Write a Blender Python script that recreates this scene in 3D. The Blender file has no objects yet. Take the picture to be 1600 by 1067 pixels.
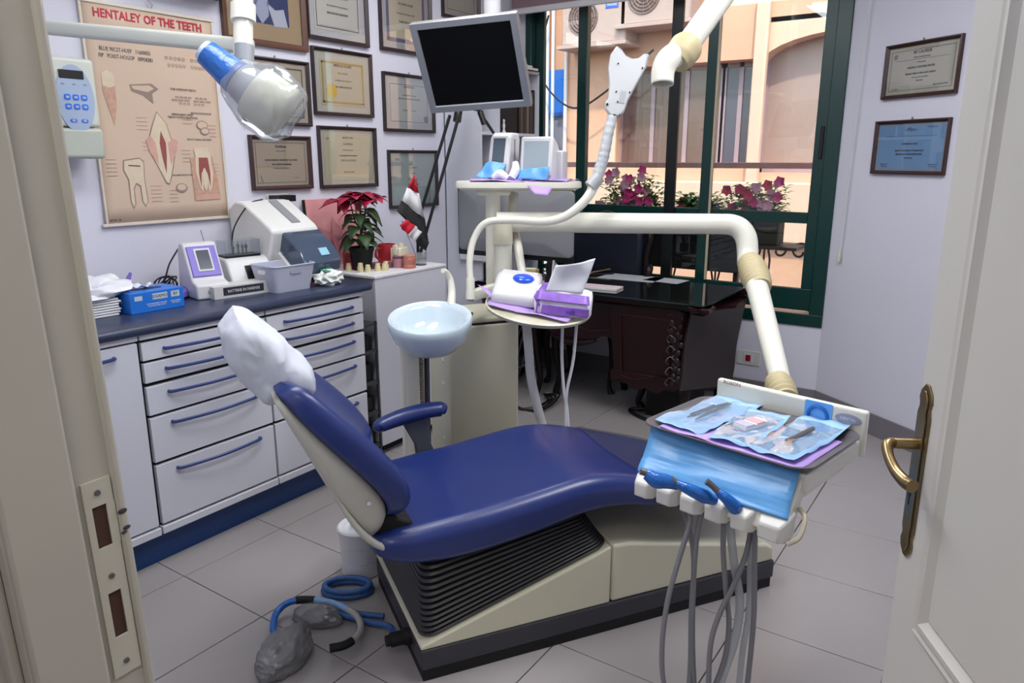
import bpy, bmesh, math, random
from mathutils import Vector, Matrix, Euler, noise
random.seed(7)
R = math.radians
PI = math.pi
SC = bpy.context.scene
COL = SC.collection

# ---------------------------------------------------------------- camera, world, sun, room lights, exposure
cam_d = bpy.data.cameras.new('camera'); cam_d.sensor_width = 36.0; cam_d.lens = 26.055
cam_d.clip_start = .02
cam = bpy.data.objects.new('camera', cam_d); COL.objects.link(cam)
cam.location = (0, 0, 1.5); cam.rotation_euler = (R(90 - 13.85), 0, R(34.2))
SC.camera = cam

world = bpy.data.worlds.new('sky'); SC.world = world; world.use_nodes = True
wn = world.node_tree.nodes; wl = world.node_tree.links
sky = wn.new('ShaderNodeTexSky'); sky.sky_type = 'NISHITA'; sky.sun_disc = False
sky.sun_elevation = R(58); sky.sun_rotation = R(170); sky.air_density = 1.2; sky.dust_density = 2.0
wl.new(sky.outputs[0], wn['Background'].inputs[0]); wn['Background'].inputs[1].default_value = .50

sun_d = bpy.data.lights.new('sun', 'SUN'); sun_d.energy = 3.6; sun_d.angle = R(1.5); sun_d.color = (1, .93, .82)
sun = bpy.data.objects.new('sun', sun_d); COL.objects.link(sun)
sun.location = (0, 0, 10)
sun.rotation_euler = Vector((-.35, .62, -1.0)).to_track_quat('-Z', 'Y').to_euler()

def area(name, loc, rot, sx, sy, power, color=(1, 1, 1)):
    d = bpy.data.lights.new(name, 'AREA'); d.shape = 'RECTANGLE'; d.size = sx; d.size_y = sy; d.energy = power; d.color = color
    o = bpy.data.objects.new(name, d); COL.objects.link(o); o.location = loc; o.rotation_euler = rot
    return o
area('ceiling_lamp_light', (-1.55, 1.35, 2.83), (0, 0, 0), .6, 1.2, 17, (.96, .97, 1))
area('ceiling_lamp_light', (-.30, 2.3, 2.83), (0, 0, 0), .6, 1.2, 22, (.96, .97, 1))
area('ceiling_lamp_light', (-2.1, 2.9, 2.83), (0, 0, 0), .6, 1.2, 9, (.96, .97, 1))  # third ceiling lamp, unseen, added for more ambient light
area('hall_fill_light', (-.15, -.45, 2.6), (0, 0, 0), .8, .8, 13, (1, .95, .88))  # unseen fill without a fixture, added to brighten the jamb and door leaf

SC.view_settings.view_transform = 'Standard'; SC.view_settings.look = 'None'
SC.view_settings.exposure = 0.45; SC.view_settings.gamma = 1.0
SC.view_settings.use_curve_mapping = False

# ---------------------------------------------------------------- helpers
def lin(h):
    h = h.lstrip('#')
    v = [int(h[i:i + 2], 16) / 255 for i in (0, 2, 4)]
    return tuple((c / 12.92 if c <= .04045 else ((c + .055) / 1.055) ** 2.4) for c in v) + (1,)

MATS = {}
def mat(name, col, rough=.5, metal=0., var=.06, scale=6., bump=0., bscale=60., coat=0., alpha=1., emit=0., spec=.5, sheen=0.):
    if name in MATS: return MATS[name]
    m = bpy.data.materials.new(name); m.use_nodes = True
    nt = m.node_tree; n = nt.nodes; l = nt.links; p = n['Principled BSDF']
    c = lin(col)
    tc = n.new('ShaderNodeTexCoord')
    nz = n.new('ShaderNodeTexNoise'); nz.inputs['Scale'].default_value = scale; nz.inputs['Detail'].default_value = 4
    l.new(tc.outputs['Object'], nz.inputs['Vector'])
    mx = n.new('ShaderNodeMix'); mx.data_type = 'RGBA'
    mx.inputs[6].default_value = tuple(max(0, v * (1 - var)) for v in c[:3]) + (1,)
    mx.inputs[7].default_value = tuple(min(1, v * (1 + var)) for v in c[:3]) + (1,)
    l.new(nz.outputs['Fac'], mx.inputs[0]); l.new(mx.outputs[2], p.inputs['Base Color'])
    p.inputs['Roughness'].default_value = rough; p.inputs['Metallic'].default_value = metal
    p.inputs['Coat Weight'].default_value = coat; p.inputs['Alpha'].default_value = alpha
    p.inputs['Specular IOR Level'].default_value = spec
    if emit:
        p.inputs['Emission Color'].default_value = c; p.inputs['Emission Strength'].default_value = emit
    if bump:
        n2 = n.new('ShaderNodeTexNoise'); n2.inputs['Scale'].default_value = bscale; n2.inputs['Detail'].default_value = 3
        l.new(tc.outputs['Object'], n2.inputs['Vector'])
        b = n.new('ShaderNodeBump'); b.inputs['Strength'].default_value = bump; b.inputs['Distance'].default_value = .01
        l.new(n2.outputs['Fac'], b.inputs['Height']); l.new(b.outputs['Normal'], p.inputs['Normal'])
    MATS[name] = m
    return m

def glassy(name, tint, gloss=.07, rough=.02, haze=0.):
    """thin clear sheet: mostly transparent, with a mirror share, and a diffuse share for haze"""
    if name in MATS: return MATS[name]
    m = bpy.data.materials.new(name); m.use_nodes = True
    nt = m.node_tree; n = nt.nodes; l = nt.links
    for x in list(n):
        if x.type != 'OUTPUT_MATERIAL': n.remove(x)
    out = [x for x in n if x.type == 'OUTPUT_MATERIAL'][0]
    t = n.new('ShaderNodeBsdfTransparent'); t.inputs[0].default_value = lin(tint)
    g = n.new('ShaderNodeBsdfGlossy'); g.inputs['Roughness'].default_value = rough
    d = n.new('ShaderNodeBsdfDiffuse'); d.inputs[0].default_value = lin(tint)
    f = n.new('ShaderNodeLayerWeight'); f.inputs['Blend'].default_value = .25
    ma = n.new('ShaderNodeMath'); ma.operation = 'MULTIPLY_ADD'; ma.inputs[1].default_value = .35; ma.inputs[2].default_value = gloss
    l.new(f.outputs['Fresnel'], ma.inputs[0])
    m1 = n.new('ShaderNodeMixShader'); m1.inputs[0].default_value = haze
    l.new(t.outputs[0], m1.inputs[1]); l.new(d.outputs[0], m1.inputs[2])
    m2 = n.new('ShaderNodeMixShader'); l.new(ma.outputs[0], m2.inputs[0])
    l.new(m1.outputs[0], m2.inputs[1]); l.new(g.outputs[0], m2.inputs[2]); l.new(m2.outputs[0], out.inputs[0])
    MATS[name] = m
    return m

MW = {}
def mtx(o): return MW.get(o.name, Matrix.Identity(4)) if o else Matrix.Identity(4)

def thing(name, label, cat, loc=(0, 0, 0), rot=0, group=None):
    o = bpy.data.objects.new(name, None); COL.objects.link(o)
    e = Euler((0, 0, rot)) if isinstance(rot, (int, float)) else Euler(rot)
    o.location = loc; o.rotation_euler = e; o.empty_display_size = .05
    o['label'] = label; o['category'] = cat
    if group: o['group'] = group
    MW[o.name] = Matrix.Translation(loc) @ e.to_matrix().to_4x4()
    return o

def tag(o, label, cat, group=None):
    o['label'] = label; o['category'] = cat
    if group: o['group'] = group
    return o

def BM(): return bmesh.new()

def obj(name, bm, m, parent=None, bev=0., seg=2, sub=0, smooth=True, world=False, ang=38, solid=0.):
    if world and parent is not None:
        root = parent
        while root.parent is not None: root = root.parent
        bmesh.ops.transform(bm, matrix=mtx(root).inverted(), verts=bm.verts)
    bmesh.ops.recalc_face_normals(bm, faces=bm.faces)
    me = bpy.data.meshes.new(name); bm.to_mesh(me); bm.free()
    for x in (m if isinstance(m, (list, tuple)) else [m]): me.materials.append(x)
    if smooth:
        me.shade_smooth(); me.set_sharp_from_angle(angle=R(ang))
    o = bpy.data.objects.new(name, me); COL.objects.link(o)
    if parent is not None: o.parent = parent
    if solid:
        s = o.modifiers.new('solid', 'SOLIDIFY'); s.thickness = solid; s.offset = 0
    if bev:
        b = o.modifiers.new('bevel', 'BEVEL'); b.width = bev; b.segments = seg; b.limit_method = 'ANGLE'; b.angle_limit = R(35)
    if sub:
        s = o.modifiers.new('sub', 'SUBSURF'); s.levels = sub; s.render_levels = sub
    return o

def struct(name, bm, m, **k):
    o = obj(name, bm, m, **k); o['kind'] = 'structure'
    return o

def box(bm, x0, x1, y0, y1, z0, z1, M=None, mi=0):
    r = bmesh.ops.create_cube(bm, size=1)
    vs = r['verts']
    for v in vs:
        v.co = Vector((x0 + (v.co.x + .5) * (x1 - x0), y0 + (v.co.y + .5) * (y1 - y0), z0 + (v.co.z + .5) * (z1 - z0)))
    if M is not None: bmesh.ops.transform(bm, matrix=M, verts=vs)
    if mi:
        for f in {f for v in vs for f in v.link_faces}: f.material_index = mi
    return bm

def bx(*a, **k): return box(BM(), *a, **k)

def loft(bm, rings, cap=True, close=True, mi=0):
    V = [[bm.verts.new(p) for p in r] for r in rings]
    n = len(V[0]); fs = []
    for a, b in zip(V, V[1:]):
        for i in range(n if close else n - 1):
            j = (i + 1) % n
            try: fs.append(bm.faces.new((a[i], a[j], b[j], b[i])))
            except ValueError: pass
    if cap:
        for r in (V[0][::-1], V[-1]):
            try: fs.append(bm.faces.new(r))
            except ValueError: pass
    for f in fs: f.material_index = mi
    return bm

def prism(bm, pts, axis, a, b):
    """polygon pts (2d) pushed along axis from a to b; x: (y,z), y: (x,z), z: (x,y)"""
    def P(p, t): return {'x': (t, p[0], p[1]), 'y': (p[0], t, p[1]), 'z': (p[0], p[1], t)}[axis]
    return loft(bm, [[P(p, a) for p in pts], [P(p, b) for p in pts]])

def smooth_path(pts, k=6):
    P = [Vector(p) for p in pts]
    if len(P) < 3: return P
    P = [P[0] * 2 - P[1]] + P + [P[-1] * 2 - P[-2]]
    out = []
    for i in range(1, len(P) - 2):
        for j in range(k):
            t = j / k
            a, b, c, d = P[i - 1], P[i], P[i + 1], P[i + 2]
            out.append(.5 * ((2 * b) + (c - a) * t + (2 * a - 5 * b + 4 * c - d) * t * t + (3 * b - a - 3 * c + d) * t ** 3))
    out.append(P[-2])
    return out

def tube(bm, pts, r, n=12, k=6, cap=True, closed=False, flat=1., mi=0):
    """swept round bar through pts; r one radius or one per point"""
    src = [Vector(p) for p in pts]
    P = smooth_path(src, k) if (k > 1 and len(src) > 2) else src
    if isinstance(r, (int, float)): RR = [r] * len(P)
    else:
        RR = []
        for i in range(len(P)):
            t = i / (len(P) - 1) * (len(r) - 1); a = min(int(t), len(r) - 2); RR.append(r[a] + (r[a + 1] - r[a]) * (t - a))
    T = []
    for i in range(len(P)):
        a = P[max(0, i - 1)]; b = P[min(len(P) - 1, i + 1)]; T.append((b - a).normalized() if (b - a).length > 1e-9 else Vector((0, 0, 1)))
    u = T[0].orthogonal().normalized(); rings = []
    if flat != 1.:
        up = Vector((0, 0, 1)); u = (up - T[0] * up.dot(T[0])).normalized()
    for i, p in enumerate(P):
        u = (u - T[i] * u.dot(T[i]))
        u = u.normalized() if u.length > 1e-6 else T[i].orthogonal().normalized()
        w = T[i].cross(u)
        rings.append([p + u * (math.cos(q * 2 * PI / n) * RR[i] * flat) + w * (math.sin(q * 2 * PI / n) * RR[i]) for q in range(n)])
    return loft(bm, rings, cap=cap, mi=mi)

def lathe(bm, prof, c=(0, 0, 0), n=24, sx=1., sy=1., M=None, mi=0):
    rings = []
    for r, z in prof:
        r = max(r, .0004)
        rings.append([Vector((c[0] + math.cos(q * 2 * PI / n) * r * sx, c[1] + math.sin(q * 2 * PI / n) * r * sy, c[2] + z)) for q in range(n)])
    if M is not None: rings = [[M @ p for p in r] for r in rings]
    return loft(bm, rings, mi=mi)

def ball(bm, c, r, s=(1, 1, 1), seg=12, M=None):
    q = bmesh.ops.create_uvsphere(bm, u_segments=seg, v_segments=max(6, seg // 2 + 1), radius=1)
    for v in q['verts']:
        v.co = Vector((v.co.x * r * s[0], v.co.y * r * s[1], v.co.z * r * s[2]))
        if M is not None: v.co = M @ v.co
        v.co += Vector(c)
    return bm

def sheet(bm, A, B, C, D, n=8, w=.004, f=9, seed=0, lift=None):
    """wrinkled patch, corners A B C D around"""
    A, B, C, D = map(Vector, (A, B, C, D)); nn = (B - A).cross(D - A).normalized()
    if nn.z < 0: nn = -nn
    g = []
    for i in range(n + 1):
        row = []
        for j in range(n + 1):
            s, t = i / n, j / n
            p = A * (1 - s) * (1 - t) + B * s * (1 - t) + C * s * t + D * (1 - s) * t
            h = (noise.noise(Vector((p.x * f + seed, p.y * f, p.z * f))) + .5) * w
            if lift: h += lift(s, t)
            row.append(bm.verts.new(p + nn * h))
        g.append(row)
    for i in range(n):
        for j in range(n): bm.faces.new((g[i][j], g[i + 1][j], g[i + 1][j + 1], g[i][j + 1]))
    return bm

def rrect(w, h, r, n=4, cx=0, cy=0):
    r = min(r, w / 2 - 1e-4, h / 2 - 1e-4); out = []
    for sx, sy, a0 in ((1, 1, 0), (-1, 1, 90), (-1, -1, 180), (1, -1, 270)):
        for i in range(n + 1):
            a = R(a0 + 90 * i / n)
            out.append((cx + sx * (w / 2 - r) + r * math.cos(a), cy + sy * (h / 2 - r) + r * math.sin(a)))
    return out

def text(name, s, size, m, parent, loc, rot=(R(90), 0, 0), align='CENTER', ext=.0003, space=1.0, line=1.0, sx=1.0, bold=0.):
    cu = bpy.data.curves.new(name, 'FONT'); cu.body = s; cu.size = size; cu.extrude = ext; cu.align_x = align; cu.align_y = 'CENTER'
    cu.space_character = space; cu.space_line = line; cu.resolution_u = 2; cu.offset = bold
    t = bpy.data.objects.new('tmp', cu)
    me = bpy.data.meshes.new_from_object(t)
    bpy.data.objects.remove(t); bpy.data.curves.remove(cu)
    me.transform(Matrix.Translation(loc) @ Euler(rot).to_matrix().to_4x4() @ Matrix.Diagonal((sx, 1, 1, 1)))
    me.materials.clear(); me.materials.append(m); me.name = name
    o = bpy.data.objects.new(name, me); COL.objects.link(o)
    if parent: o.parent = parent
    return o

def copy_tree(o, parent=None):
    c = o.copy(); COL.objects.link(c); c.parent = parent
    if o.name in MW: MW[c.name] = MW[o.name].copy()
    for ch in [x for x in ALLOBJ() if x.parent == o]: copy_tree(ch, c)
    return c
def ALLOBJ(): return list(COL.objects)

# ---------------------------------------------------------------- materials
WALL = mat('wall_paint', '#d2d2de', .75, var=.03, scale=2, bump=.08, bscale=40)
WHITE = mat('white_laminate', '#cdcfd9', .35, var=.02)
PLAST = mat('white_plastic', '#d3d3d5', .4, var=.02)
CREAM = mat('cream_enamel', '#cfccb4', .32, var=.04, coat=.2)
CREAMW = mat('pale_cream_enamel', '#dcdbcd', .3, var=.03, coat=.25)
JOINT = mat('yellowed_rubber', '#b9ac85', .5, var=.08)
GREYP = mat('grey_plastic', '#8d9094', .4)
DKGREY = mat('dark_grey_plastic', '#3a3b42', .45, var=.05)
BLACK = mat('black_plastic', '#101114', .35)
MATBLK = mat('matt_black', '#0b0b0d', .7)
NAVY = mat('navy_leatherette', '#1b2c68', .34, var=.05, bump=.03, bscale=200, coat=.12)
NAVYLAM = mat('navy_laminate', '#2f3850', .28, var=.12, scale=90)
HANDLE = mat('blue_handle', '#27386f', .35)
TOE = mat('blue_toe_kick', '#123a72', .35, var=.04)
GREEN = mat('green_aluminium', '#06332f', .3, var=.06)
DOORP = mat('door_paint', '#cfccc5', .45, var=.05, scale=3, bump=.05, bscale=12)
BRASS = mat('antique_brass', '#8d7a58', .3, metal=.9, var=.12, scale=20)
STEEL = mat('steel', '#b5b8bb', .25, metal=.9)
DKSTEEL = mat('grey_steel', '#6c6a6d', .35, metal=.5)
MAHOG = mat('mahogany', '#22080c', .38, var=.3, scale=12, coat=.08, spec=.3)
DKWOOD = mat('dark_wood', '#140a0b', .38, var=.2, spec=.3)
FRAMEW = mat('frame_wood', '#2b1d1e', .35, var=.2, scale=30)
PAPER = mat('paper', '#dcdcdc', .7, var=.02)
INK = mat('ink', '#3a3a44', .7)
INKR = mat('red_ink', '#b9203a', .6)
HOSE = mat('grey_hose', '#77777a', .4)
CLEARP = glassy('clear_plastic', '#eef2f4', .10, .08, .12)
GLASS = glassy('window_glass', '#e8eeec', .04, .0, .0)
FGLASS = glassy('frame_glass', '#f6f6f6', .05, .02, .0)
BLUEFILM = mat('blue_film', '#62a8e8', .33, var=.3, scale=9, alpha=.9, bump=.25, bscale=14)
BLUEWRAP = mat('blue_wrap', '#1c62b4', .22, var=.12, bump=.3, bscale=60)
LILAC = mat('lilac_paper', '#b89be0', .6, var=.06, bump=.15, bscale=80)
PEACH = mat('poster_paper', '#c8b19c', .6, var=.04, scale=3)
GROUT = mat('grout', '#4b4848', .8)
# ================================================================ THE ROOM
# floor slab and tiles
floor = struct('floor', bx(-3.3, 2.2, -1.8, 4.9, -.12, -.006), GROUT)
TILE = mat('floor_tile', '#9c9796', .22, var=.05, scale=3, bump=.02, bscale=120, spec=.45)
def tile_mesh(w, d):
    me_bm = BM(); box(me_bm, 0, w, 0, d, -.006, 0)
    return me_bm
g = .0032
xs = [-.600 + .4455 * k for k in range(-6, 5)]; ys = [1.351 + .4400 * k for k in range(-3, 8)]
shared = {}
for a in xs:
    for b in ys:
        x0, x1, y0, y1 = max(a, -3.1), a + .4455 - g, max(b, .02), min(b + .44 - g, 4.65)
        if x1 - x0 < .05 or y1 - y0 < .03: continue
        if (x0 + .905) * .599 + (y0 - 4.65) * .801 > .05: continue
        key = (round(x1 - x0, 3), round(y1 - y0, 3))
        if key not in shared:
            o = obj('tile', tile_mesh(*key), TILE, floor, bev=.0012, seg=1); shared[key] = o
        else:
            o = shared[key].copy(); COL.objects.link(o)
        o.location = (x0, y0, 0)
struct('ceiling', bx(-3.3, 2.2, -1.8, 4.9, 2.90, 3.0), mat('ceiling_paint', '#e2e2e4', .8))
struct('wall_left', bx(-3.22, -3.10, .30, 4.77, -.01, 2.91), WALL)
bm = BM()
box(bm, -3.22, 2.0, 4.65, 4.77, -.01, .51); box(bm, -3.22, 2.0, 4.65, 4.77, 2.76, 2.91)
box(bm, -3.22, -3.04, 4.65, 4.77, .5, 2.8); box(bm, -.905, 2.0, 4.65, 4.77, .5, 2.8)
struct('wall_back', bm, WALL)
RW = thing('wall_right', '', '', (-.905, 4.65, 0), R(-36.8))
del RW['label']; del RW['category']; RW['kind'] = 'structure'
obj('plaster', bx(0, 2.75, 0, .1, -.01, 2.91), WALL, RW)
struct('wall_side', bx(1.2, 1.3, .3, 3.2, -.01, 2.91), WALL)
struct('wall_hall', bx(-2.2, 2.0, -1.7, -1.6, -.01, 2.91), WALL)
struct('wall_hall_left', bx(-2.1, -2.0, -1.7, .35, -.01, 2.91), WALL)
struct('wall_hall_right', bx(1.9, 2.0, -1.7, .45, -.01, 2.91), WALL)
bm = BM(); box(bm, -3.22, -.94, .30, .40, -.01, 2.91); box(bm, .44, 2.0, .30, .40, -.01, 2.91); box(bm, -.96, .46, .30, .40, 2.16, 2.91)
struct('wall_front', bm, WALL)
BB = mat('baseboard_tile', '#77737a', .35, var=.05)
for nm, b in (('baseboard_left', bx(-3.10, -3.088, .45, 4.65, 0, .12)), ('baseboard_back', bx(-3.1, -.90, 4.638, 4.65, 0, .12))):
    struct(nm, b, BB, bev=.002)
o = struct('baseboard_right', bx(0, 2.7, -.012, 0, 0, .12), BB, bev=.002); o.location = (-.905, 4.65, 0); o.rotation_euler = (0, 0, R(-36.8))

# doorway trim with its strike plate
JAMB = mat('jamb_paint', '#bbb7ab', .4, var=.07, scale=5, bump=.06, bscale=16)
jm = BM()
box(jm, -.95, -.872, .296, .430, 0, 2.12)                # left post
box(jm, -.872, -.858, .296, .374, 0, 2.12)               # its stop
box(jm, .41, .50, .296, .436, 0, 2.12); box(jm, -.95, .50, .296, .436, 2.09, 2.17); box(jm, -.872, .42, .296, .374, 2.075, 2.10)
tr = struct('trim_1', jm, JAMB, bev=.004, seg=3)
cs = BM()
for d0, d1, h in ((0, .022, .012), (.022, .05, .02), (.05, .085, .014)):
    box(cs, -.89 - d1, -.89 - d0, .296 - h, .296, 0, 2.2)
obj('casing', cs, JAMB, tr, bev=.004)
ra = BM(); box(ra, -.945, -.867, .420, .432, 0, 2.14)
obj('room_side_bead', ra, JAMB, tr, bev=.004)
sp = BM()
# plate outline in (y, z) with a rounded ear toward the room, two real openings left between its bars
for (y0, y1, z0, z1) in ((.384, .418, 1.085, 1.118), (.384, .392, 1.03, 1.085), (.409, .419, 1.03, 1.085), (.384, .418, .968, 1.03), (.384, .393, .905, .968), (.409, .418, .905, .968), (.384, .418, .85, .905)):
    box(sp, -.872, -.8695, y0, y1, z0, z1)
spo = obj('strike_plate', sp, mat('plate_paint', '#c6c2b2', .35, var=.08), tr)
# the frame stands slightly out of plumb
hb = BM(); box(hb, -.8722, -.8716, .392, .409, 1.03, 1.085); box(hb, -.8722, -.8716, .393, .409, .905, .968)
obj('latch_recess', hb, mat('recess_brown', '#4a2f24', .8), tr)
sc = BM()
for z in (1.102, .99, .868): lathe(sc, [(0, 0), (.004, 0), (.0035, .0015), (0, .0016)], n=10, M=Matrix.Translation((-.8695, .401, z)) @ Matrix.Rotation(R(90), 4, 'Y'))
obj('screw', sc, DKSTEEL, tr)
ch = BM()
for y, z, s in ((.425, 1.068, .006), (.427, 1.045, .005), (.423, 1.04, .004)): ball(ch, (-.8668, y, z), s, (.15, 1, .6), 8)
obj('chipped_paint', ch, DKGREY, tr)
tr.rotation_euler = (R(1.5), 0, 0); tr.location = (0, .43 * (1 - math.cos(R(1.5))) + .95 * math.sin(R(1.5)), 0)

# the open door leaf
DR = thing('door_1', '', '', (-.10, 1.37, 0), R(-60.8)); del DR['label']; del DR['category']; DR['kind'] = 'structure'
obj('leaf', bx(0, .93, 0, .042, .01, 2.07), DOORP, DR, bev=.003)
def moulding(x0, x1, z0, z1, nm):
    prof = [(0, 0), (.006, .007), (.014, .004), (.022, .010), (.034, .012), (.044, .003), (.05, 0)]
    bm = BM()
    rings = []
    for d, h in prof: rings.append([(x0 + d, -h, z0 + d), (x1 - d, -h, z0 + d), (x1 - d, -h, z1 - d), (x0 + d, -h, z1 - d)])
    loft(bm, rings, cap=False); obj(nm, bm, DOORP, DR, ang=20)
moulding(.088, .84, .725, 1.96, 'panel_moulding'); moulding(.088, .84, .12, .62, 'panel_moulding')
obj('panel', bx(.138, .79, -.006, .002, .775, 1.91), DOORP, DR, bev=.004); obj('panel', bx(.138, .79, -.006, .002, .17, .57), DOORP, DR, bev=.004)
def bplate(y):
    o = []
    for i in range(25):
        z = -.155 + .31 * i / 24; w = .022
        e = abs(abs(z) - .125)
        if abs(z) > .125: w = .022 * math.sqrt(max(.05, 1 - ((abs(z) - .125) / .031) ** 2))
        elif abs(z) > .112: w = .017
        o.append((w, z))
    return [(x + .026, z + .985) for x, z in o] + [(-x + .026, z + .985) for x, z in o[::-1]]
bm = BM(); prism(bm, bplate(0), 'y', -.0035, 0)
hp = obj('handle_plate', bm, BRASS, DR, bev=.001)
bm = BM(); P2 = [((x - .026) * .62 + .026, (z - .985) * .93 + .985) for x, z in bplate(0)]; prism(bm, P2, 'y', -.006, -.003); obj('raised_centre', bm, BRASS, hp, bev=.0015)
bm = BM()
tube(bm, [(.022, -.003, 1.035), (.022, -.03, 1.035), (.021, -.048, 1.035)], .0095, 14)
tube(bm, [(.022, -.045, 1.036), (.03, -.056, 1.034), (.05, -.060, 1.022), (.075, -.058, 1.008), (.10, -.052, 1.0), (.118, -.048, 1.0)], [.0095, .0098, .0085, .009, .0105, .011], 14)
obj('door_handle', bm, BRASS, DR)
bm = BM(); lathe(bm, [(0, 0), (.006, 0), (.006, .0006), (0, .0006)], n=12, M=Matrix.Translation((.022, -.0061, .945)) @ Matrix.Rotation(R(90), 4, 'X')); box(bm, .020, .024, -.0067, -.0061, .925, .945)
obj('keyhole', bm, BLACK, hp)
bm = BM(); [box(bm, .93, .95, -.004, .046, z, z + .09) for z in (.2, 1.0, 1.8)]; obj('hinge', bm, BRASS, DR)

# window: green aluminium frame, sashes, panes
WN = thing('window_1', '', '', (0, 4.65, 0)); del WN['label']; del WN['category']; WN['kind'] = 'structure'
bm = BM()
box(bm, -3.04, -.905, -.012, .09, .51, .585); box(bm, -3.04, -.905, -.012, .09, 2.69, 2.77)
box(bm, -.985, -.905, -.012, .09, .585, 2.70); box(bm, -3.04, -2.99, -.012, .09, .585, 2.70)
obj('outer_frame', bm, GREEN, WN, bev=.004)
def sash(x0, x1, y0, y1, wl_, wr_, nm, m, mid=True):
    b = BM()
    box(b, x0, x1, y0, y1, .60, .735); box(b, x0, x1, y0, y1, 2.62, 2.69)
    box(b, x0, x0 + wl_, y0, y1, .735, 2.62); box(b, x1 - wr_, x1, y0, y1, .735, 2.62)
    o = obj(nm, b, m, WN, bev=.004)
    if mid: obj('mid_rail', bx(x0 + wl_, x1 - wr_, y0 + .004, y1 - .004, 1.125, 1.19), m, o, bev=.003)
    ym = (y0 + y1) / 2
    for z0, z1 in ((.735, 1.125), (1.19, 2.62)):
        obj('pane', bx(x0 + wl_, x1 - wr_, ym - .0015, ym + .0015, z0, z1), GLASS, o)
    return o
sash(-2.99, -1.66, .048, .078, .07, .05, 'sliding_sash', GREEN)
sash(-1.72, -.985, .010, .042, .07, .065, 'sliding_sash', GREEN)
obj('mullion', bx(-1.965, -1.893, .020, .046, .585, 2.70), mat('black_mullion', '#0b1414', .35), WN, bev=.003)
obj('mullion', bx(-2.62, -2.55, -.004, .046, .585, 2.70), GREEN, WN, bev=.003)
obj('mullion', bx(-1.712, -1.652, -.004, .010, .60, 2.69), GREEN, WN, bev=.002)
obj('lit_edge_strip', bx(-1.652, -1.640, -.004, .010, .74, 2.69), mat('strip', '#b5a78f', .5), WN)  # cream colour stands in for light catching the mullion's right edge
obj('sash_latch', bx(-1.02, -1.0, -.002, .010, 1.50, 1.68), MATBLK, WN, bev=.003)
# blind at the top of the window, with its cord
BLD = thing('window_blind', 'mauve roller blind rolled up above the green window, white bottom rail', 'blind', (-2.0, 4.52, 2.452))
MAUVE = mat('mauve_fabric', '#8d7478', .8, bump=.1, bscale=120)
obj('fabric', bx(-1.07, 1.05, -.004, .004, .035, .40), MAUVE, BLD)
bm = BM(); lathe(bm, [(.035, -1.07), (.035, 1.05)], n=16, M=Matrix.Translation((0, .02, .405)) @ Matrix.Rotation(R(90), 4, 'Y')); obj('roller', bm, MAUVE, BLD)
obj('bottom_rail', bx(-1.08, 1.06, -.012, .012, 0, .04), PLAST, BLD, bev=.006)
o = BM(); A = (-.815, 4.56, 2.5); B = (-.835, 4.575, .99)
tube(o, [(-.813, 4.555, 2.7), (-.823, 4.56, 1.8), (-.834, 4.575, .99)], .0022, 6); tube(o, [(-.800, 4.545, 2.7), (-.815, 4.555, 1.8), (-.830, 4.57, .99)], .0022, 6)
CD = tag(obj('blind_cord', o, PLAST), 'thin white blind cord with a cream weight hanging right of the window', 'cord')
bm = BM(); tube(bm, [(-.833, 4.573, 1.0), (-.835, 4.575, .96), (-.836, 4.575, .925)], [.004, .010, .009], 10); obj('cord_weight', bm, CREAM, CD)
# wall plates
def wall_plate(nm, label, loc, rot, w, h, extra):
    t = thing(nm, label, 'wall socket', loc, rot)
    obj('cover_plate', bx(-w / 2, w / 2, -.009, 0, -h / 2, h / 2), mat('plate_white', '#cfcfcb', .35), t, bev=.004)
    extra(t)
def ex1(t):
    obj('inner_frame', bx(-.03, .03, -.012, -.008, -.028, .028), PLAST, t, bev=.002)
    obj('red_rocker', bx(-.016, .016, -.017, -.011, -.02, .02), mat('red_rocker', '#8e1230', .25), t, bev=.003)
wall_plate('wall_switch', 'white wall switch with small red rocker under the window', (-1.325, 4.65, .262), 0, .15, .095, ex1)
def ex2(t):
    obj('socket_insert', bx(-.05, .05, -.011, -.008, -.02, .02), WHITE, t, bev=.002)
wall_plate('wall_socket', 'white double socket on left wall above the tilted white machine', (-3.1, 2.46, 1.30), R(90), .13, .06, ex2)
for loc, rot in (((-2.35, 2.1), 0), ((-.75, 3.1), 0)):
    pass
for (x, y, lb) in ((-2.1, 2.9, 'added flat white ceiling lamp above the monitor and columns, raising the ambient light'), (-1.55, 1.35, 'flat white ceiling lamp over the dental chair'), (-.30, 2.3, 'flat white ceiling lamp near the right wall')):
    t = thing('ceiling_light', lb, 'lamp', (x, y, 2.90))
    obj('frame', bx(-.28, .28, -.63, .63, -.05, 0), PLAST, t, bev=.005)
    obj('diffuser', bx(-.25, .25, -.6, .6, -.056, -.049), mat('lamp_diffuser', '#ffffff', .5, emit=3.0), t)

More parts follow.
